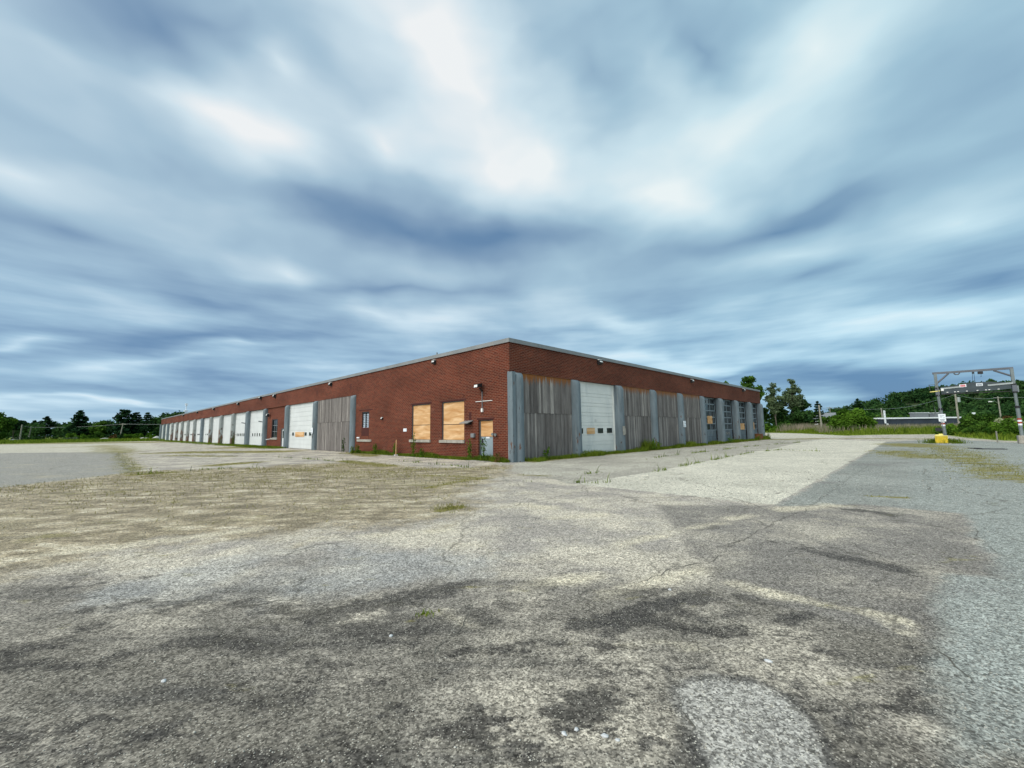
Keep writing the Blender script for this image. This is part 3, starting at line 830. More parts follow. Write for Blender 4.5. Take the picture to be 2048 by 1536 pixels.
# short wall bays
wood_bay(RIGHT, PR[0] + .34, PR[1] - .34, 1.0)
garage_door(RIGHT, PR[1] + .34, PR[2] - .34, .2, [3.84 - .61 * k for k in range(7)] + [3.62 - .61 * k for k in range(7)], [(6.1, 6.56), (8.16, 8.82), (9.24, 9.92)], M['dimwhite'],
            'white sectional door with one boarded window and number 11', plys=[(6.95, 7.82, 1.28, 1.66)])
for i in (2, 3, 4):
    wood_bay(RIGHT, PR[i] + .34, PR[i + 1] - .34, .9)


def text(body, name, size, tr_mat, mat, parent, depth=.002):
    cu = bpy.data.curves.new(name, 'FONT')
    cu.body = body; cu.size = size; cu.align_x = 'CENTER'; cu.align_y = 'CENTER'; cu.extrude = depth
    t = bpy.data.objects.new(name, cu)
    me = bpy.data.meshes.new_from_object(t)
    bpy.data.objects.remove(t)
    o = bpy.data.objects.new(name, me)
    me.materials.append(mat)
    COL.objects.link(o)
    o.parent = parent
    o.matrix_local = tr_mat
    return o


MR = lambda s, d, z: Matrix.Translation((s, d, z)) @ Matrix.Rotation(R(90), 4, 'X')
ML = lambda s, d, z: Matrix.Translation((d, s, z)) @ Matrix.Rotation(R(-90), 4, 'Z') @ Matrix.Rotation(R(90), 4, 'X')
text('11', 'door_number', .23, MR(7.96, .196, 2.115), M['grey'], B)


def window_bay(i, plys):
    s0, s1, d = PR[i] + .34, PR[i + 1] - .34, .40
    w = empty('window_bay', (0, 0, 0)); w.parent = B
    w['label'] = 'glazed bay of grey-framed panes over painted panels'
    sp = MB(RIGHT); k = 4; wd = (s1 - s0) / k
    for a in range(k):
        for z0, z1 in ((.02, .66), (.70, 1.24)):
            sp.box(s0 + a * wd + .02, s0 + (a + 1) * wd - .02, d + random.uniform(0, .012), d + .05, z0, z1, random.uniform(.42, .62))
    sp.box(s0, s1, d + .03, d + .09, 0, 1.26, .25)
    sp.build('spandrel_panel', M['blue'], w)
    f = MB(RIGHT)
    zs = [1.31, 1.95, 2.60, 3.25, 3.90, HF - .06]
    for z in zs: f.box(s0, s1, d - .02, d + .06, z - .055, z + .055)
    for a, ww in ((0, .06), (1, .05), (2, .05), (3, .06)):
        c = s0 + .03 + (s1 - s0 - .06) * a / 3
        for z0, z1 in zip(zs[:-1], zs[1:]): f.box(c - ww, c + ww, d - .012, d + .05, z0 + .055, z1 - .055)
    f.build('window_frame', M['bluelight'], w)
    t = MB(RIGHT)
    for a in range(3):
        for q in (1, 2):
            c = s0 + .03 + (s1 - s0 - .06) * (a + q / 3) / 3
            if random.random() < .75: t.box(c - .015, c + .015, d + .004, d + .03, 1.37, 1.37 + random.choice((1.17, 1.82, 2.47)), .4)
    t.build('glazing_bar', M['bluelight'], w)
    MB(RIGHT).box(s0, s1, d + .035, d + .045, 1.28, HF - .05).build('window_glass', M['glass'], w)
    for a, b, z0, z1 in plys:
        MB(RIGHT).box(a, b, d - .05, d - .025, z0, z1).build('plywood_patch', M['ply'], w)


window_bay(5, [(27.95, 29.25, 1.95, 2.32), (27.95, 29.25, 2.325, 2.72)])
window_bay(6, [])
window_bay(7, [(37.35, 39.7, 1.27, 2.0)])
window_bay(8, [(42.6, 43.75, 1.25, 2.12)])
mb = MB(RIGHT)
for s, z, w, h in ((27.2, 4.1, .5, .35), (27.95, 4.1, .55, .42), (32.2, 4.1, .45, .35), (33.0, 4.05, .35, .45)):
    mb.box(s, s + w, .402, .425, z - h / 2, z + h / 2)
mb.build('pasted_paper', M['grey'], B)
mb = MB(RIGHT)
for k in range(7):   # white scrawl on the panel of the second glazed bay
    s = 32.6 + k * .27
    mb.box(s, s + .05, .385, .395, .78 + .1 * (k % 2), 1.08 - .08 * (k % 3)).box(s, s + .24, .3845, .3945, .9 + .05 * (k % 3), .94 + .05 * (k % 3))
mb.build('painted_scrawl', M['concrete'], B)

# front door
d = MB(LEFT).box(1.32, 2.36, .16, .21, .02, 1.30).build('side_door', M['doorblue'], B, 'grey steel side door with plywood over its upper half')
MB(LEFT).box(1.31, 2.37, .13, .155, 1.27, 2.10).build('plywood_patch', M['ply'], d)
MB(LEFT).box(1.32, 2.36, .165, .21, 1.302, 2.12).box(1.272, 1.318, .10, .24, 0, 2.155).box(2.362, 2.437, .10, .24, 0, 2.155).box(1.318, 2.362, .10, .24, 2.112, 2.155).build('door_frame', M['jamb'], d)
MB(LEFT).tube([(2.26, .155, 1.02), (2.26, .10, 1.02), (2.14, .10, 1.0)], .02).box(2.20, 2.32, .148, .16, .90, 1.16).build('door_handle', M['black'], d)
MB(LEFT).box(1.70, 1.96, .15, .158, 1.17, 1.25).build('door_plate', M['sign'], d)
MB(LEFT).box(1.15, 2.55, -.012, .0, 2.17, 2.27).build('lintel', M['maroon'], d)
MB(LEFT).box(1.1, 2.6, -.75, .02, -.05, .03).build('door_step', M['concrete'], B)


def boarded(o, split, lab):
    s0, s1, z0, z1 = o
    w = empty('boarded_window', (0, 0, 0)); w.parent = B; w['label'] = lab
    MB(LEFT).box(s0 + .05, s1 - .05, .10, .125, z0 + .02, split - .018).build('plywood_sheet', M['ply'], w)
    MB(LEFT).box(s0 + .05, s1 - .05, .104, .129, split + .018, z1 - .05).build('plywood_sheet', M['ply'], w)
    MB(LEFT).box(s0 + .05, s1 - .05, .135, .15, split - .05, split + .05).build('batten', M['black'], w)
    MB(LEFT).box(s0 + .002, s0 + .05, .06, .2, z0, z1).box(s1 - .05, s1 - .002, .06, .2, z0, z1).box(s0 + .05, s1 - .05, .06, .2, z1 - .05, z1 - .002).build('window_frame', M['jamb'], w)
    MB(LEFT).box(s0 - .06, s1 + .16, -.09, .1, z0 - .16, z0 + .004).build('window_sill', M['concrete'], w, bevel=.01)
    MB(LEFT).box(s0 - .15, s1 + .15, -.004, .0, z1 + .002, z1 + .11).build('lintel', M['maroon'], w)


boarded(W2, 1.965, 'boarded window nearer the side door')
boarded(W1, 1.985, 'boarded window farther from the side door')
# small window with bars, half bricked up
w = empty('louvred_window', (0, 0, 0)); w.parent = B; w['label'] = 'small white louvred window above a bricked-up opening'
f = MB(LEFT); s0, s1, z0, z1 = WB
f.box(s0 + .002, s0 + .09, .03, .13, z0, z1 - .002).box(s1 - .09, s1 - .002, .03, .13, z0, z1 - .002).box(15.55, 15.67, .03, .13, z0, z1 - .1).box(s0 + .09, s1 - .09, .03, .13, z1 - .1, z1 - .002)
f.build('window_frame', M['black'], w)
for a, b in ((s0 + .09, 15.55), (15.67, s1 - .09)):
    lv = MB(LEFT)
    for k in range(8):
        z = z0 + .01 + k * .135
        lv.add([(a, .115, z + .115), (b, .115, z + .115), (b, .06, z), (a, .06, z)], [(0, 1, 2, 3)])
        lv.box(a, b, .06, .07, z - .008, z + .008)
    lv.build('louvre', M['louvre'], w)
MB(LEFT).box(14.55, 16.85, -.08, .02, .86, 1.03).build('window_sill', M['concrete'], w, bevel=.01)
MB(LEFT).box(14.98, 15.03, -.006, -.001, 1.04, 1.93).box(16.18, 16.23, -.006, -.001, 1.2, 1.93).box(14.5, 16.7, -.006, -.001, 3.24, 3.32).box(15.05, 16.16, -.005, -.001, 1.3, 1.9).build('stain_line', M['maroon'], w)
# small window and door in the recessed brick bay
w = empty('barred_window', (0, 0, 0)); w.parent = B; w['label'] = 'narrow paned window in the recessed brick bay'
f = MB(LEFT); s0, s1, z0, z1 = BW1
for k in range(4):
    z = z0 + .03 + (z1 - z0 - .06) * k / 3
    f.box(s0, s1, .22, .27, z - .028, z + .028)
for k in range(4):
    s = s0 + .03 + (s1 - s0 - .06) * k / 3
    f.box(s - .025, s + .025, .225, .265, z0 + .06, z1 - .06)
f.build('window_frame', M['grey'], w)
MB(LEFT).box(s0, s1, .25, .26, z0, z1).build('window_glass', M['glass'], w)
MB(LEFT).box(s0 - .1, s1 + .1, .05, .2, z0 - .2, z0 - .01).build('window_sill', M['concrete'], w)
MB(LEFT).box(s0 + .003, s0 + .12, .16, .22, z0 + .01, z1 - .01).box(s1 - .12, s1 - .003, .16, .22, z0 + .01, z1 - .01).box(s0 + .12, s1 - .12, .16, .22, z1 - .12, z1 - .01).build('window_surround', M['black'], w)
d = MB(LEFT).box(34.85, 35.76, .22, .27, .02, 2.0).build('side_door', M['white'], B, 'pale side door with a dark pane in the brick bay')
MB(LEFT).box(35.1, 35.6, .212, .22, 1.05, 1.85).build('door_window', M['glass'], d)
MB(LEFT).box(34.752, 34.85, .15, .3, 0, 2.098).box(35.76, 35.858, .15, .3, 0, 2.098).box(34.85, 35.76, .15, .3, 2.0, 2.098).build('door_frame', M['jamb'], d)


# fixtures on the walls
def wall_lamp(tr, s, z, k=1.0, label=None, pale=True):
    mb = MB(tr)
    a, b = .24 * k, .17 * k
    prof = [(-.02, b), (-.20 * k, b * .9), (-.30 * k, -b * .1), (-.20 * k, -b), (-.02, -b)]
    mb.prism([(s - a, dd, z + zz) for dd, zz in prof], (2 * a, 0, 0))
    o = mb.build('wall_lamp', M['black'], B, label)
    MB(tr).add([(s - a * .85, -.206 * k, z + b * .80), (s + a * .85, -.206 * k, z + b * .80), (s + a * .85, -.303 * k, z - b * .03), (s - a * .85, -.303 * k, z - b * .03)], [(0, 1, 2, 3)]).box(s - a, s + a, -.21 * k, -.02, z + b + .001, z + b + .03).build('lamp_lens', M['lens'], o)
    MB(tr).box(s - a * .4, s + a * .4, -.02, -.001, z - b * 1.3, z + b * 1.3).build('lamp_bracket', M['jamb'], o)
    return o


wall_lamp(RIGHT, 8.26, 5.90, .78)
wall_lamp(RIGHT, 23.46, 5.80, .8)
wall_lamp(RIGHT, 38.7, 5.86, .95)
for s, z in ((6.52, 5.84), (22.25, 5.82), (38.0, 5.82), (43.6, 5.98), (54.6, 5.80), (71.2, 5.82), (86.6, 5.86), (103.7, 5.82)):
    wall_lamp(LEFT, s, z, (.62 if s < 10 else .8) if s < 30 else 1.0)
wall_lamp(LEFT, 12.95, 2.53, .45)
wall_lamp(LEFT, 40.2, 3.7, 1.0)
# flood lamp on conduit over the door
fl = MB(LEFT).prism([(1.93, -.12, 4.12), (1.93, -.42, 4.05), (1.93, -.46, 3.86), (1.93, -.16, 3.92)], (.34, 0, 0)).tube([(2.07, -.04, 3.7), (2.07, -.2, 3.86)], .05).build('flood_lamp', M['black'], B, 'black flood lamp on a conduit above the side door')
MB(LEFT).prism([(1.97, -.445, 4.02), (1.97, -.47, 3.89), (1.97, -.475, 3.89), (1.97, -.45, 4.02)], (.26, 0, 0)).build('lamp_lens', M['lens'], fl)
MB(LEFT).tube([(2.07, -.03, 3.72), (2.07, -.03, 2.76)], .022).build('conduit', M['grey'], fl)
MB(LEFT).box(2.01, 2.13, -.07, -.001, 2.58, 2.77).build('junction_box', M['lens'], fl)
MB(LEFT).box(1.28, 2.62, -.03, -.001, 3.145, 3.175).build('cable_strip', M['lens'], B)
cn = MB(LEFT).prism([(2.86, 0, 2.15), (2.86, -.40, 2.02), (2.86, -.40, 1.985), (2.86, 0, 2.115)], (.72, 0, 0)).build('lamp_canopy', M['coping'], B, 'small metal canopy beside the side door')
MB(LEFT).box(3.0, 3.4, -.12, -.002, 1.93, 2.1).build('canopy_lamp', M['black'], cn)
MB(LEFT).box(3.0, 3.22, -.006, -.001, 2.18, 2.62).build('maroon_mark', M['maroon'], B)
MB(LEFT).box(2.66, 2.93, -.14, -.002, 1.22, 1.44).build('electrical_box', M['grey'], B, bevel=.01)
tw = MB(LEFT).box(1.0, 1.08, -.10, -.002, 1.33, 1.42).build('emergency_light', M['jamb'], B)
MB(LEFT).tube([(.93, -.08, 1.37), (.93, -.17, 1.36)], [.06, .08]).tube([(1.15, -.08, 1.39), (1.15, -.17, 1.38)], [.06, .08]).build('lamp_head', M['grey'], tw)
MB(LEFT).box(9.66, 10.06, -.03, -.001, 1.59, 1.79).build('wall_plate', M['sign'], B)
MB(LEFT).box(16.5, 16.9, -.06, -.001, 1.11, 1.21).build('pipe_stub', M['sign'], B)
MB(LEFT).tube([(39.9, .14, .9), (39.9, -.25, .86)], .06).build('pipe_stub', M['sign'], B)
mb = MB(LEFT)
for s in (25.53, 18.3): mb.box(s - .09, s + .09, -.004, -.0005, 5.05, 5.53)
mb.build('wall_slot', M['maroon'], B)
MB(LEFT).tube([(7.72, 1.0, 5.9), (7.72, 1.0, 6.75)], .045).build('vent_pipe', M['grey'], B)
vt = MB(LEFT).tube([(125, 3.0, 5.9), (125, 3.0, 9.4)], .1).box(124.5, 125.5, 2.6, 3.4, 7.6, 8.0).box(124.75, 125.25, 2.75, 3.25, 9.2, 9.8)
vt.build('roof_vent', M['sign'], B, 'white vent stack on the far end of the roof')
for i in (3, 4):
    MB(LEFT).tube([(PL[i] + .2, -.25, 2.95), (PL[i] + .5, -.6, 3.05)], .06).build('mirror_arm', M['jamb'], B)


# ------------------------------------------------------------------ signs on pillars, box by the wall, stake
def sign_board(name, label, cat, tr, s, z, w, h, d, group=None):
    t = empty(name, (CX, CY, 0), TH, label, cat, group)
    MB(tr).box(s - w / 2, s + w / 2, d - .02, d, z - h / 2, z + h / 2).build('sign_panel', M['sign'], t)
    k = MB(tr)
    k.box(s - w * .05, s + w * .32, d - .024, d - .0205, z + h * .05, z + h * .12).box(s - w * .36, s + w * .36, d - .024, d - .0205, z - h * .36, z - h * .31)
    k.box(s - w * .34, s - w * .2, d - .024, d - .0205, z + h * .25, z + h * .30)
    k.build('sign_marking', M['ink'], t)
    return t


sign_board('notice_sign', 'white notice sign on the pillar between two wood-boarded bays', 'sign', RIGHT, PR[4] - .02, 1.9, .50, .52, -.345)
sign_board('notice_sign', 'white notice sign on the long wall pillar beside the plywood-patched door', 'sign', LEFT, PL[1], 1.79, .46, .52, -.315)

rb = empty('rusty_box', (*bw(42.6, -.35), 0), TH, 'rusty metal box half hidden in weeds by the last pillars', 'box')
MB().box(-.55, .55, -.3, .3, .03, .68).box(-.6, .6, -.34, .34, .68, .72).build('box_body', M['rust'], rb)
MB().box(-.5, -.4, -.33, -.301, .1, .62).box(.4, .5, -.33, -.301, .1, .62).build('box_rib', M['rust'], rb)

t = empty('wooden_stake', (*bw(-.5, 10.15), 0), TH, 'thin bare wooden stake standing before the brick wall', 'stake')
MB().tube([(0, 0, -.1), (.02, 0, 1.05)], .028, 6).build('stake_pole', M['ply'], t)
MB().box(-.10, .10, -.08, .08, 0, .10).build('stake_foot', M['rock'], t)

# ------------------------------------------------------------------ overhead scraper gantry
GA = math.atan2(32.84 - 35.5, 39.97 - 36.71)
G = empty('overhead_gantry', (36.71, 35.5, 0), GA, 'tall grey steel gantry with a hanging dark scraper blade', 'gantry')
GW = 4.2


def gpost(x0, lean, parent=G):
    mb = MB()
    xa = lambda z: x0 + lean * z
    mb.tube([(xa(0), 0, 0), (xa(2.9), 0, 2.9)], .115, 12).tube([(xa(2.9), 0, 2.9), (xa(4.1), 0, 4.1)], .095, 12)
    mb.box(xa(4.6) - .09, xa(4.6) + .09, -.09, .09, 4.1, 5.93)
    o = mb.build('post', M['post'], parent)
    MB().tube([(xa(2.78), 0, 2.78), (xa(2.95), 0, 2.95)], .145, 12).build('post_collar', M['black'], o)
    for z in (4.0, 4.625):
        MB().tube([(xa(z), 0, z), (xa(z + .1), 0, z + .1)], .16, 12).build('post_collar', M['black'], o)
    MB().box(xa(4.36) - .12, xa(4.36) + .12, -.12, .12, 4.10, 4.62).build('sliding_sleeve', M['gantry'], o)
    tp = MB()
    for k, z in enumerate((1.42, 1.7)):
        tp.tube([(xa(z), 0, z), (xa(z + .14), 0, z + .14)], .119, 12)
    tp.build('reflective_tape', M['sign'], o)
    tp = MB()
    for k, z in enumerate((1.56, 1.84)):
        tp.tube([(xa(z), 0, z), (xa(z + .14), 0, z + .14)], .1195, 12)
    tp.build('reflective_tape', M['red'], o)
    return o


gpost(0, -.035)
gpost(GW, -.01)
xl, xr = -.035 * 5.9, GW - .01 * 5.9
MB().box(xl - .12, xr + .1, -.08, .08, 5.88, 6.05).build('beam', M['gantry'], G)
MB().tube([(xl + .05, 0, 5.05), (xl + .85, 0, 5.88)], .075, 6).build('brace', M['gantry'], G)
MB().tube([(xr - .05, 0, 5.35), (xr - .95, 0, 5.88)], .075, 6).build('brace', M['gantry'], G)
MB().prism([(.05, -.12, 4.74), (1.15, -.12, 4.86), (1.95, -.12, 5.0), (2.9, -.12, 4.98), (3.3, -.12, 4.9), (3.98, -.12, 4.84), (3.98, -.12, 4.34), (3.3, -.12, 4.27), (.07, -.12, 4.16)], (0, .24, 0)).build('scraper_blade', M['blade'], G)
MB().box(.07, 3.9, -.14, .14, 4.10, 4.155).build('blade_edge', M['black'], G)
MB().prism([(.05, -.16, 4.53), (1.15, -.16, 4.62), (1.15, -.16, 4.74), (.05, -.16, 4.65)], (0, .03, 0)).build('blade_rail', M['silver'], G)
MB().prism([(2.75, -.16, 4.62), (4.1, -.16, 4.70), (4.1, -.16, 4.83), (2.75, -.16, 4.75)], (0, .03, 0)).build('blade_rail', M['silver'], G)
for x in (.42, .86, 1.05, 1.55, 2.15, 2.62, 2.8, 3.3):
    MB().box(x - .05, x + .05, -.15, -.121, 4.24 + .022 * x, 4.29 + .022 * x).build('marker_lamp', M['lens'], G)


def plate(x, z, w, h, mat, lines, imat, tilt, name):
    o = MB().prism([(x - w / 2, -.15, z - h / 2 - tilt), (x + w / 2, -.15, z - h / 2 + tilt), (x + w / 2, -.15, z + h / 2 + tilt), (x - w / 2, -.15, z + h / 2 - tilt)], (0, .02, 0)).build(name, mat, G)
    k = MB()
    for q in lines:
        k.box(x - w * .38, x + w * .38, -.156, -.1505, z + h * (q - .5) - .025, z + h * (q - .5) + .025)
    k.build('sign_marking', imat, o)


plate(1.36, 4.76, .40, .24, M['sign'], (.25, .5, .75), M['pinkred'], .01, 'warning_plate')
plate(2.3, 4.78, .36, .22, M['sign'], (.3, .68), M['ink'], .004, 'warning_plate')
MB().tube([(.95, 0, 5.86), (1.05, 0, 5.74), (1.2, 0, 5.74), (1.3, 0, 5.86)], .05, 6).build('bracket', M['gantry'], G)
hs = MB().box(2.0, 2.12, -.08, .08, 5.72, 5.86).box(2.32, 2.6, -.1, .1, 5.66, 5.86).build('hoist', M['black'], G)
MB().tube([(2.02, 0, 5.72), (1.95, 0, 4.99)], .012, 5).tube([(2.1, 0, 5.72), (2.1, 0, 4.99)], .012, 5).tube([(2.5, 0, 5.66), (2.46, 0, 5.4), (2.52, 0, 5.5)], .014, 5).build('hoist_cable', M['black'], hs)
MB().tube([(-.15, -.05, 5.0), (-.62, -.05, 5.0), (-.42, -.05, 2.42), (-.1, -.05, 2.42)], .035, 6).build('conduit', M['post'], G)
MB().tube([(-.62, -.1, 4.36), (-.02, -.1, 4.42)], .045, 6).build('arm', M['paleyellow'], G)
MB().box(.05, .2, -.3, -.1, 4.4, 4.6).build('limit_switch', M['lens'], G)
o = MB().box(-.31, .13, -.19, -.17, 1.82, 2.45).build('notice_plate', M['sign'], G)
k = MB()
for z, a, b in ((2.30, -.22, .04), (2.20, -.22, -.08), (2.12, -.02, .06), (1.98, -.24, .06), (1.90, -.22, .02)): k.box(a, b, -.194, -.1905, z - .018, z + .018)
k.build('sign_marking', M['ink'], o)
MB().box(-.55, -.2, -.1, .1, .98, 1.3).build('control_box', M['black'], G)
MB().tube([(-.2, 0, 1.1), (0, 0, 1.1)], .03, 6).build('bracket', M['post'], G)
MB().tube([(-.12, -.15, 0), (-.12, -.15, 5.6)], .02, 6).build('conduit', M['grey'], G)
MB().box(GW - .25, GW + .28, -.25, .25, 0, .62).build('footing', M['concrete'], G, bevel=.03)
MB().box(-.25, .25, -.25, .25, 0, .2).build('footing', M['concrete'], G, bevel=.03)
MB().box(GW + .09, GW + .17, -.1, .06, 4.05, 4.55).build('control_box', M['post'], G)

YB = empty('yellow_bin', (35.55, 34.75, 0), R(-44), 'dirty yellow ribbed plastic bin at the foot of the gantry', 'bin')
b = MB()
poly = [(-.53, -.36, .04), (.53, -.36, .04), (.53, .36, .04), (-.53, .36, .04)]
b.box(-.37, .37, -.34, .34, .04, .66)
b.build('bin_body', M['yellow'], YB, bevel=.02)
b = MB()
for k in range(8):
    x = -.33 + k * .094
    b.box(x - .022, x + .022, -.375, -.341, .08, .62)
b.build('bin_rib', M['yellow'], YB)
MB().box(-.32, .14, -.3, .3, .66, .74).box(-.39, .39, -.38, .38, .60, .66).build('bin_lid', M['paleyellow'], YB, bevel=.015)
MB().box(-.12, .12, -.1, .1, .74, .80).build('lid_handle', M['paleyellow'], YB, bevel=.01)
MB().box(-.36, .55, -.33, .33, 0, .04).build('bin_skid', M['concrete'], YB)

for (x, y, w, a, lab) in ((29.85, 27.15, .22, -30, 'short dark drain slot in the cracked asphalt before the gantry'), (29.72, 26.15, .62, -30, 'longer dark drain slot in the asphalt nearer the camera')):
    t = empty('drain_slot', (x, y, 0), R(a), lab, 'drain', 'drain slots before the gantry')
    MB().box(-w, w, -.16, .16, .004, .03).build('slot_grate', M['black'], t)
    MB().box(-w - .05, w + .05, .165, .2, .004, .04).box(-w - .05, w + .05, -.2, -.165, .004, .04).build('slot_frame', M['black'], t)
t = empty('wooden_stake', (40.35, 34.9, 0), 0, 'pale wooden stake in the grass left of the right gantry post', 'stake')
MB().box(-.035, .035, -.03, .03, -.1, .95).build('stake_pole', M['pole'], t)

# ------------------------------------------------------------------ far buildings, poles, wires
LB = empty('low_warehouse', (105.4, 120, 0), 0, 'long low dark navy warehouse with white roof edge beyond the meadow', 'building')
MB().box(0, 30.2, 0, 18, 0, 3.25).build('wall', M['navy'], LB)
MB().box(-.3, 30.5, -.3, 18.3, 3.25, 3.62).build('roof_edge', M['sign'], LB)
MB().box(0, 30.2, 0, 18, 3.62, 3.7).build('roof', M['roof'], LB)
for x0, x1, z in ((12.6, 16.6, 4.95), (18.4, 19.8, 4.85)):
    u = MB().box(x0, x1, 2, 3.6, 3.7, z).build('roof_unit', M['grey'], LB)
    MB().box(x0 - .15, x1 + .15, 1.9, 3.7, z, z + .12).build('unit_top', M['sign'], u)
for x, z0, z1, w in ((1.4, 2.0, 5.7, .16), (27, 3.7, 4.8, .35), (24.5, 0.5, 3.3, .2), (1.9, 0, 2.0, .2)):
    MB().box(x - w, x + w, -.7, -.4, z0, z1).build('vent_pipe', M['sign'], LB)
for x in (5.4, 20):
    MB().box(x - 1, x + 1, -.06, -.002, .2, .9).build('window', M['sign'], LB)
H = empty('gabled_house', (114.6, 150, 0), R(8), 'white gabled house with grey roof half hidden behind the big bush', 'house')
MB().box(0, 6, 0, 7, 0, 4.2).prism([(0, 0, 4.2), (6, 0, 4.2), (3, 0, 6.0)], (0, 7, 0)).build('wall', M['sign'], H)
MB().prism([(-.4, -.4, 4.0), (-.4, -.4, 4.2), (3, -.4, 6.3), (6.4, -.4, 4.2), (6.4, -.4, 4.0), (3, -.4, 6.08)], (0, 7.8, 0)).build('roof', M['grey'], H)
MB().box(1.3, 2.5, -.05, -.002, 2.4, 3.6).build('window', M['glass'], H)


def upole(x, y, h, lean, label, arm=True, trafo=False, lamp=False, r=.16):
    t = empty('utility_pole', (x, y, 0), 0, label, 'utility pole', 'utility poles')
    MB().tube([(0, 0, -.3), (lean * h, 0, h)], [r, r * .7], 8).build('pole', M['pole'], t)
    if arm: MB().box(lean * h - 1.3, lean * h + 1.3, -.08, .08, h - .45, h - .28).build('crossarm', M['pole'], t)
    if trafo: MB().tube([(lean * h + .55, 0, h - 2.1), (lean * h + .55, 0, h - .9)], .38, 10).build('transformer', M['silver'], t)
    if lamp:
        a = MB().tube([(lean * h * .7, 0, h * .78), (-1.3, -.1, h * .86), (-2.2, -.1, h * .84)], .05, 6).build('lamp_arm', M['silver'], t)
        MB().box(-2.9, -2.1, -.2, .1, h * .83, h * .86).build('lamp_head', M['lens'], a)
    return Vector((x + lean * h, y, h - .25))


pA = upole(70.4, 95, 6.3, -.035, 'leaning bare pole left of the big round bush', arm=False, r=.2)
pB = upole(129.9, 170, 9.2, 0, 'small far pole with crossarm beside the gabled house')
pC = upole(124.5, 140, 7.2, -.03, 'short stub pole at the left end of the navy warehouse', arm=False, r=.24)
pD = upole(107.0, 100, 8.9, 0, 'pole with a grey transformer seen under the gantry blade', arm=False, trafo=True, r=.24)
pE = upole(140.7, 120, 9.3, -.01, 'pole carrying a street lamp arm between the gantry posts', lamp=True, r=.2)
pF = upole(-141.2, 150, 5.9, .13, 'leaning pole before the dark pine near the garage end', r=.2)
pG = upole(-185.6, 160, 5.4, .11, 'leaning pole nearest the left edge gap in the trees', arm=False, r=.2)
pH = upole(-178.3, 151, 5.9, .05, 'pale upright pole left of the tree gap', arm=False, r=.25)


def wire(a, b, sag, label):
    mb = MB()
    pts = [a.lerp(b, i / 14) - Vector((0, 0, sag * 4 * (i / 14) * (1 - i / 14))) for i in range(15)]
    mb.tube([tuple(p) for p in pts], .035, 4)
    tag(mb.build('power_line', M['silver']), label, 'cable', 'overhead wires')


wire(pA, pB, .6, 'overhead wire from the leaning pole to the far crossarm pole')
wire(pB, pC, .5, 'overhead wire from the far crossarm pole to the stub pole')
wire(pC, pD, .9, 'overhead wire from the stub pole to the transformer pole')
wire(pD, pE, .7, 'overhead wire from the transformer pole to the lamp pole')
wire(pE, Vector((190, 105, 9)), .6, 'overhead wire running right from the lamp pole')
wire(pH, pG, .2, 'overhead wire between the two left edge poles')
wire(pG, pF, .5, 'overhead wire across the left tree line to the leaning pole')
wire(pF, Vector((-112, 152, 5.6)), .3, 'overhead wire from the leaning pole to behind the garage')


def rock(name, x, y, sx, sy, sz, mat, label, cat, group, seed):
    r = np.random.default_rng(seed)
    n, k = 12, 7
    V = []
    for i in range(k):
        ph = math.pi * i / (k - 1)
        for j in range(n):
            th = 2 * math.pi * j / n
            q = 1 + r.uniform(-.28, .28)
            V.append((sx * q * math.sin(ph) * math.cos(th), sy * q * math.sin(ph) * math.sin(th), max(-.1, sz * (math.cos(ph) + .35) * (1 + r.uniform(-.1, .1)))))
    F = [(i * n + j, i * n + (j + 1) % n, (i + 1) * n + (j + 1) % n, (i + 1) * n + j) for i in range(k - 1) for j in range(n)]
    o = np_obj(name, V, F, mat)
    o.location = (x, y, 0); o.rotation_euler = (0, 0, r.uniform(0, 6))
    return tag(o, label, cat, group)


for i, (x, y, sx, sy, sz, lab) in enumerate(((-146.5, 150, 1.6, .8, .55, 'long white boulder in the grass below the leaning pole'), (-133, 150, 1.6, .9, .5, 'low pale boulder in the grass left of the garage end'),
                                             (-131.5, 150, .9, .7, .45, 'small pale boulder between two others near the garage end'), (-124.5, 146, 1.0, .8, .8, 'grey boulder touching the garage end pillar in view'), (-180.5, 151, 1.8, .8, .55, 'flat white boulder under the left edge trees'))):
    rock('boulder', x, y, sx, sy, sz, M['rock'], lab, 'boulder', 'boulders along the left grass edge', 40 + i)
for i, (x, y, s, lab) in enumerate(((1.73, 3.03, .026, 'largest white stone, alone on the dark foreground asphalt'), (.25, 2.38, .018, 'white stone chip at the bottom edge, leftmost of two'), (.32, 2.41, .016, 'white stone chip at the bottom edge, rightmost of two'),
                                    (.46, 2.36, .02, 'broken white stone beside the pebbled round patch'), (.52, 2.33, .014, 'tiny pale stone just left of the pebbled round patch'), (-.98, 3.46, .02, 'pale stone on the dark stained asphalt left of centre'),
                                    (1.54, 4.32, .022, 'dark-rimmed pale stone on the sandy asphalt mid foreground'), (-2.3, 2.9, .02, 'pale stone near the left edge of the foreground'))):
    rock('loose_stone', x, y, s, s * .7, s * .38, M['stone'], lab, 'stone', 'loose stones on the asphalt', 80 + i)

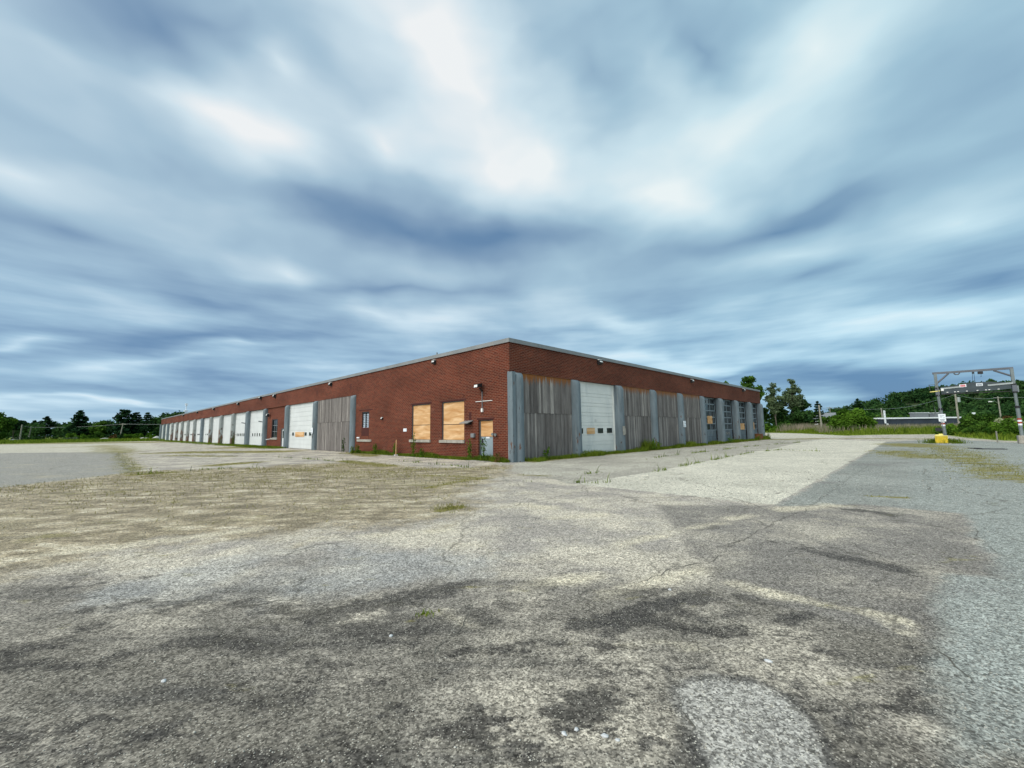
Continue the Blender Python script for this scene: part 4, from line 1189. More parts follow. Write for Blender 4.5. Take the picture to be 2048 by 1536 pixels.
# ------------------------------------------------------------------ vegetation
def leaves(C, size, r, up=.35, tone=None, flat=0.0):
    """one small kite-shaped leaf spray per centre"""
    n = len(C)
    nr = r.normal(size=(n, 3)); nr[:, 2] = nr[:, 2] * (1 + flat * 3) + up
    nr /= np.linalg.norm(nr, axis=1, keepdims=True)
    a = np.cross(nr, r.normal(size=(n, 3))); a /= np.linalg.norm(a, axis=1, keepdims=True) + 1e-9
    b = np.cross(nr, a)
    s = (size * r.uniform(.6, 1.35, n))[:, None]
    V = np.stack([C + a * s, C + b * s * .55 + a * s * .1, C - a * s * .85, C - b * s * .55 - a * s * .05], 1).reshape(-1, 3)
    F = np.arange(4 * n).reshape(n, 4)
    t = (tone if tone is not None else np.full(n, .5)) + r.normal(0, .12, n)
    return V, F, np.clip(t, 0, 1)


def lobes_crown(r, H, Rr, z0, n_lobes, n_leaves, size, squash=1.0, gap=.0):
    """leaf sprays on the shells of many uneven lobes spread through the crown"""
    L = []
    for i in range(n_lobes):
        for _ in range(30):
            p = r.uniform(-1, 1, 3)
            if np.linalg.norm(p) < 1: break
        c = np.array([p[0] * Rr * .78, p[1] * Rr * .78, z0 + (p[2] * .5 + .5) * (H - z0) * .84 + (H - z0) * .06])
        wz = 1 - abs((c[2] - z0) / (H - z0) - .45) * .9
        c[:2] *= .55 + .6 * wz
        L.append((c, Rr * r.uniform(.20, .40) * (.55 + .5 * wz), r.uniform(.15, .85)))
    per = n_leaves // n_lobes
    Cs, T = [], []
    for c, rad, tn in L:
        d = r.normal(size=(per, 3)); d /= np.linalg.norm(d, axis=1, keepdims=True)
        q = rad * r.uniform(.25, 1.0, per) ** .5 * r.choice([1.0, 1.0, 1.25, 1.6], per)
        C = c + d * q[:, None] * np.array([1, 1, .8 * squash])
        Cs.append(C); T.append(np.full(per, tn))
    C = np.concatenate(Cs); T = np.concatenate(T)
    return leaves(C, size, r, .35, T), L


def trunk_mb(r, H, z0, lobes, rad, lean=0.0):
    mb = MB()
    pts = [(lean * z + .12 * math.sin(z * 1.3), .08 * math.cos(z), z) for z in np.linspace(-.2, H * .82, 7)]
    mb.tube(pts, [rad * (1 - .85 * i / 6) for i in range(7)], 7)
    for c, q, _ in lobes[:7]:
        k = max(z0 * .6, c[2] * .55)
        mb.tube([(lean * k, 0, k), (c[0] * .5, c[1] * .5, (k + c[2]) / 2), tuple(c)], [rad * .42, rad * .28, rad * .1], 5)
    return mb


def tree(name, x, y, H, Rr, z0, mat, label, cat, seed, n_lobes=16, n_leaves=3200, size=.36, group=None, rad=None, lean=0.0):
    Rr *= y / math.hypot(x, y)
    r = np.random.default_rng(seed)
    (V, F, T), L = lobes_crown(r, H, Rr, z0, n_lobes, n_leaves, size)
    t = empty(name, (x, y, 0), 0, label, cat, group)
    np_obj('crown', V, F, M[mat], t, {'tone': ('FACE', T)})
    trunk_mb(r, H, z0, L, rad or H * .016, lean).build('trunk', M['trunk'], t)
    return t


def conifer(name, x, y, H, Rr, z0, label, cat, seed, tiers=11, size=.5, group=None, flat=False, mat='leaf_c', top=.12):
    """pine: whorls of drooping layered boughs with sky between the tiers"""
    Rr *= y / math.hypot(x, y)
    r = np.random.default_rng(seed)
    Cs, T = [], []
    mb = MB()
    mb.tube([(0, 0, -.2), (.1, 0, H * .5), (.05, .05, H)], [H * .017, H * .011, .02], 7)
    for i in range(tiers):
        f = i / (tiers - 1)
        z = z0 + (H - z0) * f ** .9
        ln = Rr * ((1 - f) ** .75 * (1 - top) + top) * (1 if not flat else (.6 + .6 * math.sin(math.pi * min(1, f * .9 + .1))))
        nb = int(6 + r.integers(0, 3))
        a0 = r.uniform(0, 6.28)
        for b in range(nb):
            a = a0 + 6.283 * b / nb + r.uniform(-.3, .3)
            l = ln * r.uniform(.65, 1.15)
            e = np.array([math.cos(a), math.sin(a), 0])
            tip = np.array([0, 0, z]) + e * l + np.array([0, 0, l * r.uniform(-.12, .22)])
            mb.tube([(0, 0, z), tuple(tip)], [.05 + .004 * H * (1 - f), .015], 4, cap=False)
            m = int(14 + 30 * l / Rr)
            q = r.uniform(.15, 1.05, m)
            C = np.array([0, 0, z]) * (1 - q[:, None]) + tip * q[:, None]
            side = np.cross(e, [0, 0, 1])
            C = C + side * (r.normal(0, .17, m) * l * (.35 + .65 * q))[:, None]
            C[:, 2] += r.normal(0, .10, m) * max(.5, l * .35)
            Cs.append(C); T.append(np.full(m, r.uniform(.15, .75)))
    V, F, tn = leaves(np.concatenate(Cs), size, r, .6, np.concatenate(T), .4)
    t = empty(name, (x, y, 0), 0, label, cat, group)
    np_obj('crown', V, F, M[mat], t, {'tone': ('FACE', tn)})
    mb.build('trunk', M['trunk'], t)
    return t


def shrub(name, x, y, H, Rr, mat, label, seed, n_leaves=2600, size=.22, group=None, n_lobes=18, flat=1.0):
    Rr *= y / math.hypot(x, y)
    r = np.random.default_rng(seed)
    Cs, T = [], []
    L = []
    per = n_leaves // n_lobes
    for i in range(n_lobes):
        a = r.uniform(0, 6.283); q = Rr * math.sqrt(r.uniform(0, 1)) * .8
        hh = H * (1 - .55 * (q / Rr) ** 2) * r.uniform(.55, 1.0)
        c = np.array([q * math.cos(a), q * math.sin(a), max(.2, hh * r.uniform(.25, .85))]); rad = min(Rr, H) * r.uniform(.2, .36)
        L.append((c, rad, 0))
        d = r.normal(size=(per, 3)); d /= np.linalg.norm(d, axis=1, keepdims=True)
        C = c + d * (rad * r.uniform(.4, 1.15, per) ** .6)[:, None]
        C[:, 2] = np.abs(C[:, 2]) + .03
        Cs.append(C); T.append(np.full(per, r.uniform(.15, .85)))
    V, F, tn = leaves(np.concatenate(Cs), size, r, .3, np.concatenate(T))
    t = empty(name, (x, y, 0), 0, label, 'shrub', group)
    np_obj('foliage', V, F, M[mat], t, {'tone': ('FACE', tn)})
    mb = MB()
    for c, rad, _ in L[:9]:
        mb.tube([(c[0] * .15, c[1] * .15, -.1), tuple(c * .6), tuple(c)], [.05, .035, .012], 5)
    mb.build('stem', M['trunk'], t)
    return t


# --- left tree line, seen across the lot
gL = 'trees along the left edge of the lot'
tree('broadleaf_tree', -184.5, 150, 11.0, 5.5, 1.0, 'leaf_a', 'broad green tree cut by the left picture edge', 'tree', 101, 30, 4200, .45, gL)
tree('round_headed_pine', -185.6, 155, 9.6, 4.6, 3.4, 'leaf_c', 'dark round-headed pine just right of the left edge tree', 'tree', 102, 16, 3200, .42, gL)
tree('broadleaf_tree', -182, 148, 6.6, 2.8, .4, 'leaf_a', 'low bright tree below the round-headed pine', 'tree', 103, 14, 2400, .42, gL)
conifer('pine_tree', -192.7, 172, 9.4, 6, 3.2, 'wide flat-topped pine left of the tall pointed pine', 'tree', 104, 8, .6, gL, True)
conifer('pine_tree', -197.7, 172, 7.8, 5, 3.0, 'smaller flat pine joined to the wide flat-topped pine', 'tree', 114, 7, .6, gL, True)
conifer('pine_tree', -163.6, 157, 10.8, 6, 1.2, 'tall pointed dark pine standing out in the left tree line', 'tree', 105, 13, .55, gL)
tree('broadleaf_tree', -167, 165, 7.2, 5, .5, 'leaf_b', 'dark bushy tree at the right foot of the tall pointed pine', 'tree', 106, 14, 2000, .55, gL)
tree('broadleaf_tree', -156, 158, 6.9, 4, .5, 'leaf_a', 'bright green rounded tree between the two big pines', 'tree', 107, 14, 2200, .45, gL)
tree('broadleaf_tree', -161.6, 166, 8.2, 2.6, 4.2, 'leaf_b', 'thin ragged tree just left of the second big pine', 'tree', 108, 9, 900, .4, gL)
conifer('pine_tree', -147.7, 158, 10.8, 7.2, 1.0, 'broad dark pine behind the leaning pole near the garage end', 'tree', 109, 12, .6, gL, top=.28)
conifer('pine_tree', -146.7, 162, 10, 5, 1.0, 'narrow dark pine right of the broad pine', 'tree', 110, 11, .55, gL, top=.2)
conifer('pine_tree', -140.7, 160, 9.8, 4.5, 1.0, 'spiky dark tree between the narrow pine and the garage', 'tree', 111, 11, .5, gL, top=.15)
tree('broadleaf_tree', -146.5, 174, 12.8, 6.5, 1.0, 'leaf_b', 'highest rounded dark tree at the far end of the garage', 'tree', 112, 22, 3400, .55, gL)
tree('broadleaf_tree', -140.8, 174, 12.6, 6, 1.0, 'leaf_b', 'dark tree showing above the far garage roof', 'tree', 113, 20, 3000, .55, gL)
tree('broadleaf_tree', -137, 176, 11.8, 5, 1.0, 'leaf_b', 'low dark tree top sinking behind the garage roof edge', 'tree', 115, 16, 2400, .55, gL)
tree('broadleaf_tree', -127.5, 168, 10.7, 3.6, 1.0, 'leaf_b', 'last dark tree top peeping over the long garage roof', 'tree', 116, 14, 2000, .5, gL)

sh = [(-171, 149, 1.6, 3.0, 'leaf_b', 'low dark green bush in the grass below the flat-topped pine'), (-157, 149, 3.4, 2.6, 'leaf_d', 'bright shrub at the left foot of the tall pointed pine'),
      (-152.5, 148, 3.0, 2.2, 'leaf_d', 'bright shrub at the right foot of the tall pointed pine'), (-150.4, 149, 2.4, 1.9, 'leaf_a', 'smaller green shrub left of the long white boulder'),
      (-151, 152.5, 3.6, 2.4, 'leaf_a', 'tall green shrub behind the long white boulder'), (-145.4, 152, 3.0, 1.6, 'leaf_g', 'russet tinged shrub right of the long white boulder'),
      (-140.5, 150, 2.4, 1.7, 'leaf_b', 'dark round shrub under the leaning pole'), (-139.7, 152, 3.0, 2.2, 'leaf_d', 'pale green shrub behind the low pale boulder'),
      (-137.2, 153, 3.2, 2.3, 'leaf_d', 'bright shrub between the pale boulders and the garage end'), (-132, 152, 3.4, 2.0, 'leaf_d', 'leafy shrub touching the garage end in view'),
      (-180, 152, 1.9, 1.9, 'leaf_f', 'grey green brush pile beside the leaning left pole'), (-153.6, 145, 1.3, 3.4, 'leaf_f', 'pale weedy mound in front of the tall pointed pine'), (-144.4, 143, 1.0, 3.2, 'leaf_d', 'low weedy mound left of the boulders')]
for i, (x, y, H, Rr, mt, lab) in enumerate(sh):
    shrub('shrub', x, y, H, Rr, mt, lab, 200 + i, 1300, .3, 'shrubs in front of the left trees')


def wood(name, pts, mat, label, seed, per=150, size=.9):
    r = np.random.default_rng(seed)
    parts, T, b = [], [], 0
    for (x, y, zg, H, Rr) in pts:
        n = 7
        Cs = []
        for i in range(n):
            p = r.normal(0, .42, 3)
            c = np.array([x + p[0] * Rr, y + p[1] * Rr, zg + H * (.5 + .17 * i / n * 2) - abs(p[0]) * H * .18])
            d = r.normal(size=(per // n, 3)); d /= np.linalg.norm(d, axis=1, keepdims=True)
            Cs.append(c + d * (Rr * r.uniform(.25, .62, per // n))[:, None])
        # lower skirt keeps the trunks hidden
        d = r.uniform(-1, 1, (per // 3, 3)); Cs.append(np.array([x, y, zg + H * .3]) + d * np.array([Rr, Rr, H * .3]))
        C = np.concatenate(Cs)
        V, F, t = leaves(C, size, r, .3, np.full(len(C), r.uniform(.1, .8)))
        parts.append((V, F)); T.append(t)
    V, F = merge(parts)
    o = np_obj(name, V, F, M[mat], None, {'tone': ('FACE', np.concatenate(T))})
    return tag(o, label, 'woodland', kind='stuff')


r = np.random.default_rng(5)
wood('woodland', [(x + r.uniform(-2, 2), y + r.uniform(-5, 5), 0, r.uniform(6.2, 8.6) * (1 if y < 190 else 1.12), r.uniform(2.6, 4.0)) for y in (168, 182, 200) for x in np.arange(-300, -92, 4.6)],
     'leaf_b', 'dark mixed woodland massed behind the left trees', 11, 190, .62)


def hill_h(x, y):
    h = 29.5 * np.exp(-((x - 418) / 100) ** 2) * np.exp(-((y - 385) / 95) ** 2)
    return h + 27 * np.exp(-((x - 560) / 90) ** 2) * np.exp(-((y - 400) / 110) ** 2)


hx, hy = np.meshgrid(np.linspace(150, 900, 60), np.linspace(200, 700, 40))
hz = hill_h(hx, hy) - .6
i = np.arange(60 * 40).reshape(40, 60)
hill = np_obj('hill', np.stack([hx, hy, hz], -1).reshape(-1, 3), np.stack([i[:-1, :-1], i[:-1, 1:], i[1:, 1:], i[1:, :-1]], -1).reshape(-1, 4), plain('hill_floor', (.03, .05, .015), .95), smooth=True)
tag(hill, 'rounded hill rising on the right behind the gantry', 'hill', kind='structure')
pts = []
while len(pts) < 780:
    x, y = r.uniform(230, 700), r.uniform(230, 420)
    z = float(hill_h(x, y))
    if z > 2.0: pts.append((x, y, z - .5, r.uniform(7, 11), r.uniform(3.4, 5.2)))
wood('hill_woodland', pts, 'leaf_b', 'dense dark trees covering the hill on the right', 12, 120, 1.3)
wood('woodland', [(x + r.uniform(-3, 3), y + r.uniform(-5, 5), 0, r.uniform(7.5, 11.5) * (x > 205 and 1 or .72), r.uniform(3, 4.6)) for y in (186, 205, 228) for x in np.arange(160, 420, 5.5)],
     'leaf_b', 'dark woodland behind the navy warehouse', 13, 190, .75)
wood('woodland', [(x + r.uniform(-2, 2), y + r.uniform(-4, 4), 0, r.uniform(4.5, 7.5), r.uniform(2.5, 3.6)) for y in (172, 186) for x in np.arange(88, 170, 5)],
     'leaf_a', 'low green trees on the skyline behind the big round bush', 14, 200, .6)

# --- right tall trees behind the garage corner
gR = 'tall trees behind the right garage corner'
tree('broadleaf_tree', 67, 131, 17.0, 2.6, 9.5, 'leaf_a', 'small tree top peeping over the garage roof, leftmost', 'tree', 121, 10, 1500, .42, gR)
tree('broadleaf_tree', 74, 129, 18.3, 4.4, 7.5, 'leaf_a', 'big full tree crown rising right over the garage corner', 'tree', 122, 40, 7000, .36, gR)
tree('broadleaf_tree', 80.3, 127, 16.2, 2.7, 5.0, 'leaf_f', 'thin airy tree with bare trunk just right of the garage corner', 'tree', 123, 34, 2800, .3, gR, .2)
tree('broadleaf_tree', 87.8, 130, 17.6, 3.3, 4.0, 'leaf_f', 'tallest slender airy tree right of the garage', 'tree', 124, 46, 4600, .3, gR, .24)
tree('broadleaf_tree', 91.4, 131, 11.8, 3.0, 2.0, 'leaf_b', 'shorter leaning tree on the right flank of the tallest one', 'tree', 125, 14, 2400, .45, gR)
tree('broadleaf_tree', 84, 134, 11.5, 4.0, 1.0, 'leaf_b', 'dark leafy mass between the airy tree and the tallest tree', 'tree', 126, 18, 3800, .5, gR)
tree('broadleaf_tree', 88, 128, 8.8, 3.8, .5, 'leaf_b', 'dark low tree under the tallest tree', 'tree', 127, 16, 3200, .46, gR)
tree('broadleaf_tree', 80, 138, 9.6, 4.0, .5, 'leaf_b', 'dark low tree close behind the last garage pillar', 'tree', 128, 16, 3000, .48, gR)
conifer('fir_tree', 96.4, 131, 9.0, 2.9, .5, 'small pointed fir behind the leaning bare pole', 'tree', 129, 11, .38, gR)
tree('broadleaf_tree', 93.5, 124, 5.2, 2.6, .3, 'leaf_a', 'low rounded tree left of the leaning bare pole', 'tree', 130, 12, 2000, .36, gR)
tree('broadleaf_tree', 99.5, 124, 5.0, 2.4, .3, 'leaf_a', 'low rounded tree right of the leaning bare pole', 'tree', 131, 12, 1800, .36, gR)
conifer('pine_tree', 131.5, 158, 11.2, 3.0, 6.5, 'ragged flat-topped pine above the big round bush', 'tree', 132, 6, .5, gR, True)
tree('broadleaf_tree', 121, 160, 7.6, 3.2, .5, 'leaf_a', 'pale green tree behind the gabled house', 'tree', 133, 14, 1800, .5, gR)

gS = 'bushes beyond the lot on the right'
shrub('shrub', 69.9, 86, 5.6, 4.9, 'leaf_d', 'big round bright green bush left of the navy warehouse', 301, 9000, .27, gS, 34)
shrub('shrub', 75.5, 95, 5.6, 3.4, 'leaf_a', 'green bush merging with the right side of the big round bush', 302, 4000, .3, gS, 20)
shrub('shrub', 68.7, 112, 3.0, 2.6, 'leaf_d', 'bright shrub just right of the last garage pillar', 303, 2600, .26, gS)
shrub('shrub', 73.5, 113, 3.0, 2.4, 'leaf_a', 'shrub at the foot of the dark trees by the garage corner', 304, 2200, .28, gS)
shrub('shrub', 86, 112, 2.4, 2.6, 'leaf_a', 'low shrub beside the pale seeding grass', 305, 2200, .28, gS)
shrub('shrub', 68.2, 61, 3.5, 3.2, 'leaf_a', 'large dark green bush under the gantry blade', 306, 7000, .2, gS, 30)
shrub('shrub', 71.8, 60, 3.6, 2.2, 'leaf_g', 'russet green bush just left of the right gantry post', 307, 3200, .2, gS)
shrub('shrub', 62.8, 60.5, 1.9, 2.2, 'leaf_d', 'low bright bush right of the left gantry post', 308, 3000, .18, gS)
shrub('shrub', 60.3, 54.5, 1.6, 1.8, 'leaf_a', 'dark low bush at the lot edge between the gantry posts', 309, 2800, .16, gS)
shrub('shrub', 59.5, 50.5, 2.3, 2.4, 'leaf_d', 'spreading green bush at the lot edge near the wooden stake', 310, 4200, .17, gS, 24)
shrub('shrub', 62.5, 52.5, 3.5, 2.1, 'leaf_e', 'cream flowering bush behind the right gantry post', 311, 4200, .17, gS, 24)
shrub('shrub', 56.2, 46.6, 1.7, 2.2, 'leaf_d', 'bright bush around the foot of the right gantry post', 312, 3400, .15, gS)
shrub('shrub', 66, 54, 3.2, 3.0, 'leaf_a', 'green bush beyond the cream flowering bush', 313, 4000, .2, gS, 24)
shrub('shrub', 78, 66, 3.6, 3.6, 'leaf_b', 'dark bush far right behind the gantry post', 314, 3200, .25, gS)
tree('broadleaf_tree', 121, 92, 9.5, 3.8, .6, 'leaf_a', 'green tree at the right picture edge beyond the gantry', 'tree', 134, 18, 3200, .38, gR)


# ------------------------------------------------------------------ grass
def blades(X, Y, h, w, r, tone, lean=.35, z=0.0):
    n = len(X)
    a = r.uniform(0, 6.283, n); l = r.normal(0, lean, (n, 2)) * h[:, None]
    bx, by = np.cos(a) * w, np.sin(a) * w
    B0 = np.stack([X - bx, Y - by, np.full(n, z)], -1); B1 = np.stack([X + bx, Y + by, np.full(n, z)], -1)
    m0 = np.stack([X - bx * .7 + l[:, 0] * .35, Y - by * .7 + l[:, 1] * .35, h * .6], -1)
    m1 = np.stack([X + bx * .7 + l[:, 0] * .35, Y + by * .7 + l[:, 1] * .35, h * .6], -1)
    t = np.stack([X + l[:, 0], Y + l[:, 1], h], -1)
    V = np.stack([B0, B1, m1, m0, t], 1).reshape(-1, 3)
    k = np.arange(n)[:, None] * 5
    F = np.concatenate([k + np.array([[0, 1, 2]]), k + np.array([[0, 2, 3]]), k + np.array([[3, 2, 4]])], 1).reshape(-1, 3)
    return V, F, np.clip(np.repeat(tone, 3), 0, 1)


def grass(name, X, Y, h, w, mat, label, seed, tone=.5, lean=.35):
    r = np.random.default_rng(seed)
    tn = np.clip(tone + r.normal(0, .25, len(X)), 0, 1)
    V, F, T = blades(np.asarray(X), np.asarray(Y), np.asarray(h), w, r, tn, lean)
    return tag(np_obj(name, V, F, M[mat], None, {'tone': ('FACE', T)}), label, 'grass', kind='stuff')


r = np.random.default_rng(77)
# strip along the short wall
n = 17000
sx_ = r.uniform(.9, 47, n)
dep = .75 + .35 * np.sin(sx_ * 1.7) * np.sin(sx_ * .53 + 1)
sy_ = -r.uniform(.0, 1, n) ** 1.3 * dep - .02
keep = ~((sy_ > -.36) & (np.abs(((sx_ - .55 + 2.51) % 5.02) - 2.51) < .33))
sx_, sy_ = sx_[keep], sy_[keep]
hh = r.uniform(.05, .22, len(sx_)) * (1 + .8 * np.clip(np.sin(sx_ * .9 + 2), 0, 1)) * (1 + 1.4 * (np.abs(sx_ - 14.2) < .7) + .8 * (np.abs(sx_ - 21.5) < .6) + 1.5 * (np.abs(sx_ - 45) < 1.5))
wx_, wy_ = bw(sx_, sy_)
grass('grass', wx_, wy_, hh, .014, 'grass', 'green grass strip along the foot of the short wall', 1, .55)
# foot of the long wall
n = 9000
s = 17.28 * r.uniform(0, 1, n); d = -np.abs(r.normal(0, .16, n)) - .02
s2 = r.uniform(33, 58, 7000); d2 = -np.abs(r.normal(.3, .8, 7000)) - .1
s3 = r.uniform(58, 145, 5000); d3 = -np.abs(r.normal(.3, 1.0, 5000)) - .35
S_, D_ = np.concatenate([s, s2, s3]), np.concatenate([d, d2, d3])
hh = np.concatenate([r.uniform(.04, .20, n) * (1 + np.clip(np.sin(s * 1.1), 0, 1)), r.uniform(.06, .25, 7000), r.uniform(.1, .35, 5000)])
wx_, wy_ = bw(D_, S_)
grass('grass', wx_, wy_, hh, .015, 'grass', 'thin green weeds along the foot of the long wall', 2, .5)
# grass in the pavement cracks
X, Y, Hh = [], [], []
for li, line in enumerate(WEEDLINES):
    for (x0, y0), (x1, y1) in zip(line[:-1], line[1:]):
        ln = math.hypot(x1 - x0, y1 - y0)
        k = int(ln * 30)
        t = r.uniform(0, 1, k); cl = (np.sin(t * ln * 2.1 + li) * np.sin(t * ln * .83 + 2 * li) > r.uniform(-.3, .5, k))
        t = t[cl]
        X += list(x0 + (x1 - x0) * t + r.normal(0, .07, len(t))); Y += list(y0 + (y1 - y0) * t + r.normal(0, .07, len(t)))
        Hh += list(r.uniform(.03, .15, len(t)) * (1.0 + 1.6 * (r.uniform(0, 1, len(t)) > .93)))
grass('crack_grass', X, Y, np.array(Hh), .013, 'grass', 'tufts of grass growing in the pavement cracks', 3, .55)
# dry stubble on the gravel and moss patches
X, Y, Hh = [], [], []
for (x0, y0, x1, y1, w, st) in MOSS:
    a = max(.5, math.hypot(x1 - x0, y1 - y0)) * w
    if math.hypot((x0 + x1) / 2, (y0 + y1) / 2) > 45: continue
    k = int(min(900, a * 100 * st))
    t = r.uniform(0, 1, k)
    X += list(x0 + (x1 - x0) * t + r.normal(0, w * .5, k)); Y += list(y0 + (y1 - y0) * t + r.normal(0, w * .5, k)); Hh += list(r.uniform(.015, .06, k))
grass('moss_grass', X, Y, np.array(Hh), .012, 'drygreen', 'low yellow green moss and grass patches on the asphalt', 4, .75, .6)
xx, yy = r.uniform(-20, 1, 40000), r.uniform(6.5, 22, 40000)
ok = sdf(GRAVEL, xx, yy) > .1
pr = np.clip((yy - 8) / 9, .03, 1) * (.35 + .65 * (np.sin(xx * .9 + yy * .4) * np.sin(yy * 1.3) > 0))
ok &= r.uniform(0, 1, len(xx)) < pr
grass('dry_grass', xx[ok], yy[ok], r.uniform(.015, .075, ok.sum()), .008, 'drygrass', 'sparse dry stubble over the gravel patch', 5, .5, .7)
# meadow on the right and rim on the left
def scatter(poly, n, r):
    P = np.array(poly); lo, hi = P.min(0), P.max(0)
    x, y = r.uniform(lo[0], hi[0], n), r.uniform(lo[1], hi[1], n)
    k = sdf(poly, x, y) > 0
    return x[k], y[k]


x, y = scatter([(53, 66.5), (60, 70), (68, 68), (80, 72), (135, 118), (100, 122), (66, 112), (64, 98)], 30000, r)
d = sdf(LOTPOLY, x, y)
hh = r.uniform(.5, 1.0, len(x)) * np.clip(-d / 6, .25, 1.5)
hh[d > -.3] = .05
grass('meadow', x, y, hh, .06, 'grass', 'bright green meadow between the lot and the bushes', 6, .6, .3)
x, y = scatter([(62, 84), (68, 78), (90, 84), (132, 117), (100, 118), (72, 100)], 9000, r)
grass('seeding_grass', x, y, r.uniform(1.2, 2.0, len(x)), .05, 'seed', 'tall pinkish seeding grass in the meadow', 7, .6, .25)
x, y = scatter([(68, 108), (72, 104), (84, 108), (92, 114), (80, 118)], 3000, r)
grass('seeding_grass', x, y, r.uniform(1.2, 2.6, len(x)), .05, 'seed', 'tall pinkish seeding grass before the dark trees', 8, .7, .25)
x, y = scatter([(56, 53), (70, 66), (85, 62), (80, 45), (45.5, 38.8), (49.8, 45)], 9000, r)
grass('meadow', x, y, r.uniform(.15, .7, len(x)), .035, 'grass', 'weedy grass under the right hand bushes', 9, .5, .35)
x, y = scatter([(-200, 80), (-119, 75), (-117, 95), (-106, 102.5), (-93, 108.5), (-93, 122), (-110, 150), (-200, 165)], 26000, r)
grass('meadow', x, y, r.uniform(.25, .8, len(x)), .07, 'grass', 'green rim of rough grass before the left trees', 10, .55, .35)
x, y = [v + r.normal(0, .5, 1500) for v in (36.2, 35.2)]
grass('grass', x, y, r.uniform(.1, .5, 1500), .014, 'grass', 'weeds around the yellow bin and gantry foot', 12, .45)


# tall single weeds
def weed(x, y, h, w, label, seed, mat='leaf_d', n=130):
    r = np.random.default_rng(seed)
    t = empty('weed', (x, y, 0), 0, label, 'weed', 'tall weeds along the walls')
    mb = MB()
    Cs = []
    for k in range(5):
        a = r.uniform(0, 6.28); q = w * r.uniform(.1, .7)
        tip = np.array([q * math.cos(a), q * math.sin(a), h * r.uniform(.6, 1)])
        mb.tube([(0, 0, -.05), tuple(tip * .55 * np.array([.6, .6, 1])), tuple(tip)], [.014, .010, .004], 4)
        f = r.uniform(.08, 1, n // 5)
        Cs.append(tip * f[:, None] * np.array([1, 1, 1]) + r.normal(0, 1, (n // 5, 3)) * np.array([w * .33, w * .33, .04]) * (1.15 - f)[:, None])
    C = np.concatenate(Cs); C[:, 2] = np.abs(C[:, 2])
    V, F, tn = leaves(C, .055, r, .2)
    np_obj('foliage', V, F, M[mat], t, {'tone': ('FACE', tn)})
    mb.build('stem', M['grass'], t)
    return t


for i, (lx, ly, h, w, lab, mt) in enumerate((
        (-.45, 8.15, 1.55, .28, 'tallest weed rising in front of the farther boarded window', 'leaf_d'), (-.35, 7.3, .6, .25, 'short weed right of the tallest weed by the brick wall', 'leaf_d'),
        (-.4, 13.2, .95, .35, 'bushy weed below the small wall lamp on the brick', 'leaf_d'), (-.4, 10.55, .9, .25, 'upright weed beside the thin wooden stake', 'leaf_d'),
        (-.5, 15.6, .75, .4, 'grassy weed below the small louvred window', 'leaf_d'), (-1.0, 15.4, .6, .35, 'pale grass tuft on the asphalt below the louvred window', 'grass'),
        (-.35, 2.75, 1.15, .28, 'slim weed left of the grey side door', 'leaf_d'), (-.4, 1.55, 1.25, .38, 'grey green bushy weed before the grey side door', 'leaf_a'),
        (-.45, 18.35, 1.2, .3, 'dark weed against the wood bay of the long wall', 'leaf_b'), (-.4, .5, .55, .22, 'dry thin weed by the brick corner', 'leaf_g'),
        (-.9, 52.2, 2.0, .5, 'tall dark weed before the pillar between white doors', 'leaf_b'), (-.8, 53.6, 1.3, .4, 'dark weed against the white door with seven windows', 'leaf_b'),
        (-.8, 60.5, 1.3, .4, 'dark weed against a white door without windows, nearer', 'leaf_b'), (-.8, 68.5, 1.3, .4, 'dark weed against a white door without windows, farther', 'leaf_b'))):
    weed(*bw(lx, ly), h, w, lab, 400 + i, mt)
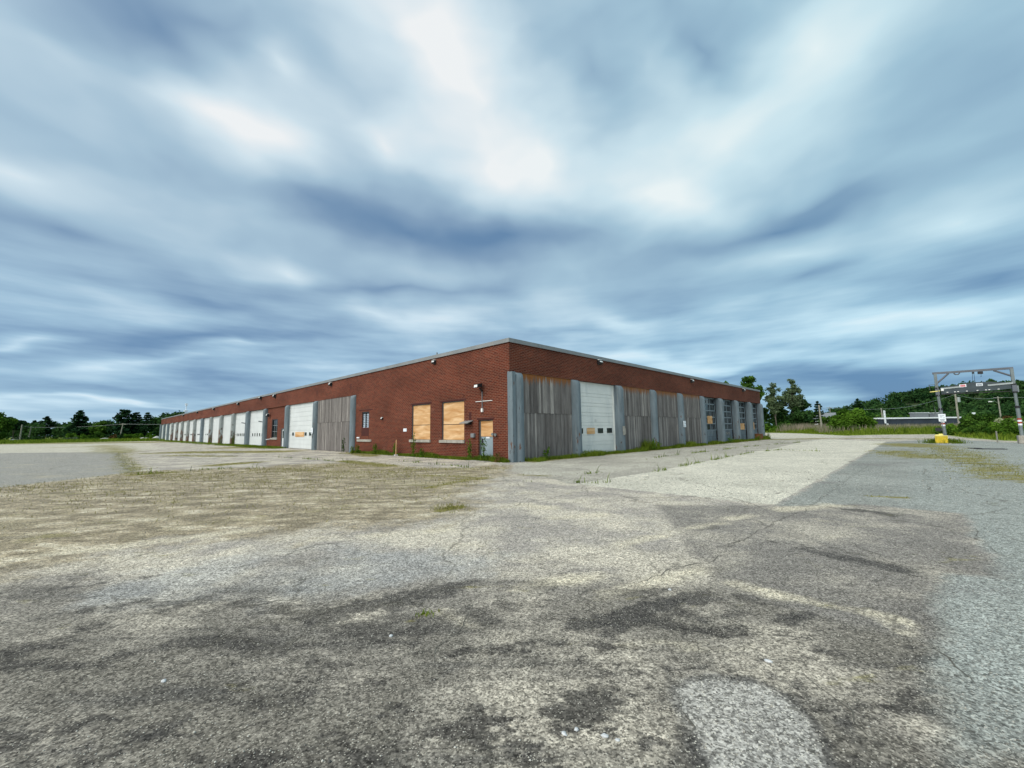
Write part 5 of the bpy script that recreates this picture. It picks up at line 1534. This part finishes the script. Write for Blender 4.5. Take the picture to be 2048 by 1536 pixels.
for i, (lx, ly, h, w, lab, mt) in enumerate(((14.1, -.55, .85, .5, 'leafy weed before the second wood bay from the white door', 'leaf_d'), (15.2, -.5, .6, .4, 'leafy weed at the pillar between two wood bays', 'leaf_d'),
                                             (2.2, -.4, .75, .3, 'thin weed before the first wood bay by the corner', 'leaf_d'), (30.7, -.7, .7, .5, 'weed at the foot of the pillar between glazed bays', 'leaf_d'),
                                             (44.6, -.9, 1.0, .8, 'spreading weed right of the rusty box', 'leaf_d'), (40.5, -.8, .7, .6, 'weed left of the rusty box', 'leaf_d'))):
    weed(*bw(lx, ly), h, w, lab, 430 + i, mt)

x, y = r.normal(-.80, .05, 45), r.normal(3.84, .03, 45)
grass('grass', x, y, r.uniform(.015, .045, 45), .004, 'grass', 'small green tuft in the stained foreground asphalt', 13, .6, .6)
x, y = r.normal(-1.3, .2, 200), r.normal(8.85, .2, 200)
grass('grass', x, y, r.uniform(.02, .09, 200), .007, 'drygreen', 'yellow green tuft where gravel meets the asphalt', 14, .7, .5)

# ------------------------------------------------------------------ loose chippings
n = 20000
yy = 2.0 + r.uniform(0, 1, n) ** 1.6 * 14
xx = r.uniform(-1.35, 1.35, n) * yy
rad = r.uniform(.0022, .0062, n) * np.clip(yy / 5, 1, 2.6) * (1 + .6 * (r.uniform(0, 1, n) > .97))
rad[r.uniform(0, 1, n) > .995] *= 1.8
oct_ = np.array([(1, 0, 0), (-1, 0, 0), (0, 1, 0), (0, -1, 0), (0, 0, 1), (0, 0, -1)], float)
of = np.array([(0, 2, 4), (2, 1, 4), (1, 3, 4), (3, 0, 4), (2, 0, 5), (1, 2, 5), (3, 1, 5), (0, 3, 5)])
V = oct_[None] * rad[:, None, None] * r.uniform(.6, 1.3, (n, 6, 1)) * np.array([1, 1, .7])
V = V + np.stack([xx, yy, rad * .3], -1)[:, None]
F = (of[None] + (np.arange(n) * 6)[:, None, None]).reshape(-1, 3)
M['chips'], N = newmat('chippings')
tn = N.attr('tone')
finish(N, N.ramp(tn, [(0, (.06, .058, .055)), (.35, (.20, .19, .165)), (.7, (.36, .34, .285)), (1, (.55, .53, .47))]), .9)
tag(np_obj('gravel', V.reshape(-1, 3), F, M['chips'], None, {'tone': ('FACE', np.repeat(r.uniform(0, 1, n), 8))}), 'loose grey and white chippings strewn over the asphalt', 'gravel', kind='stuff')
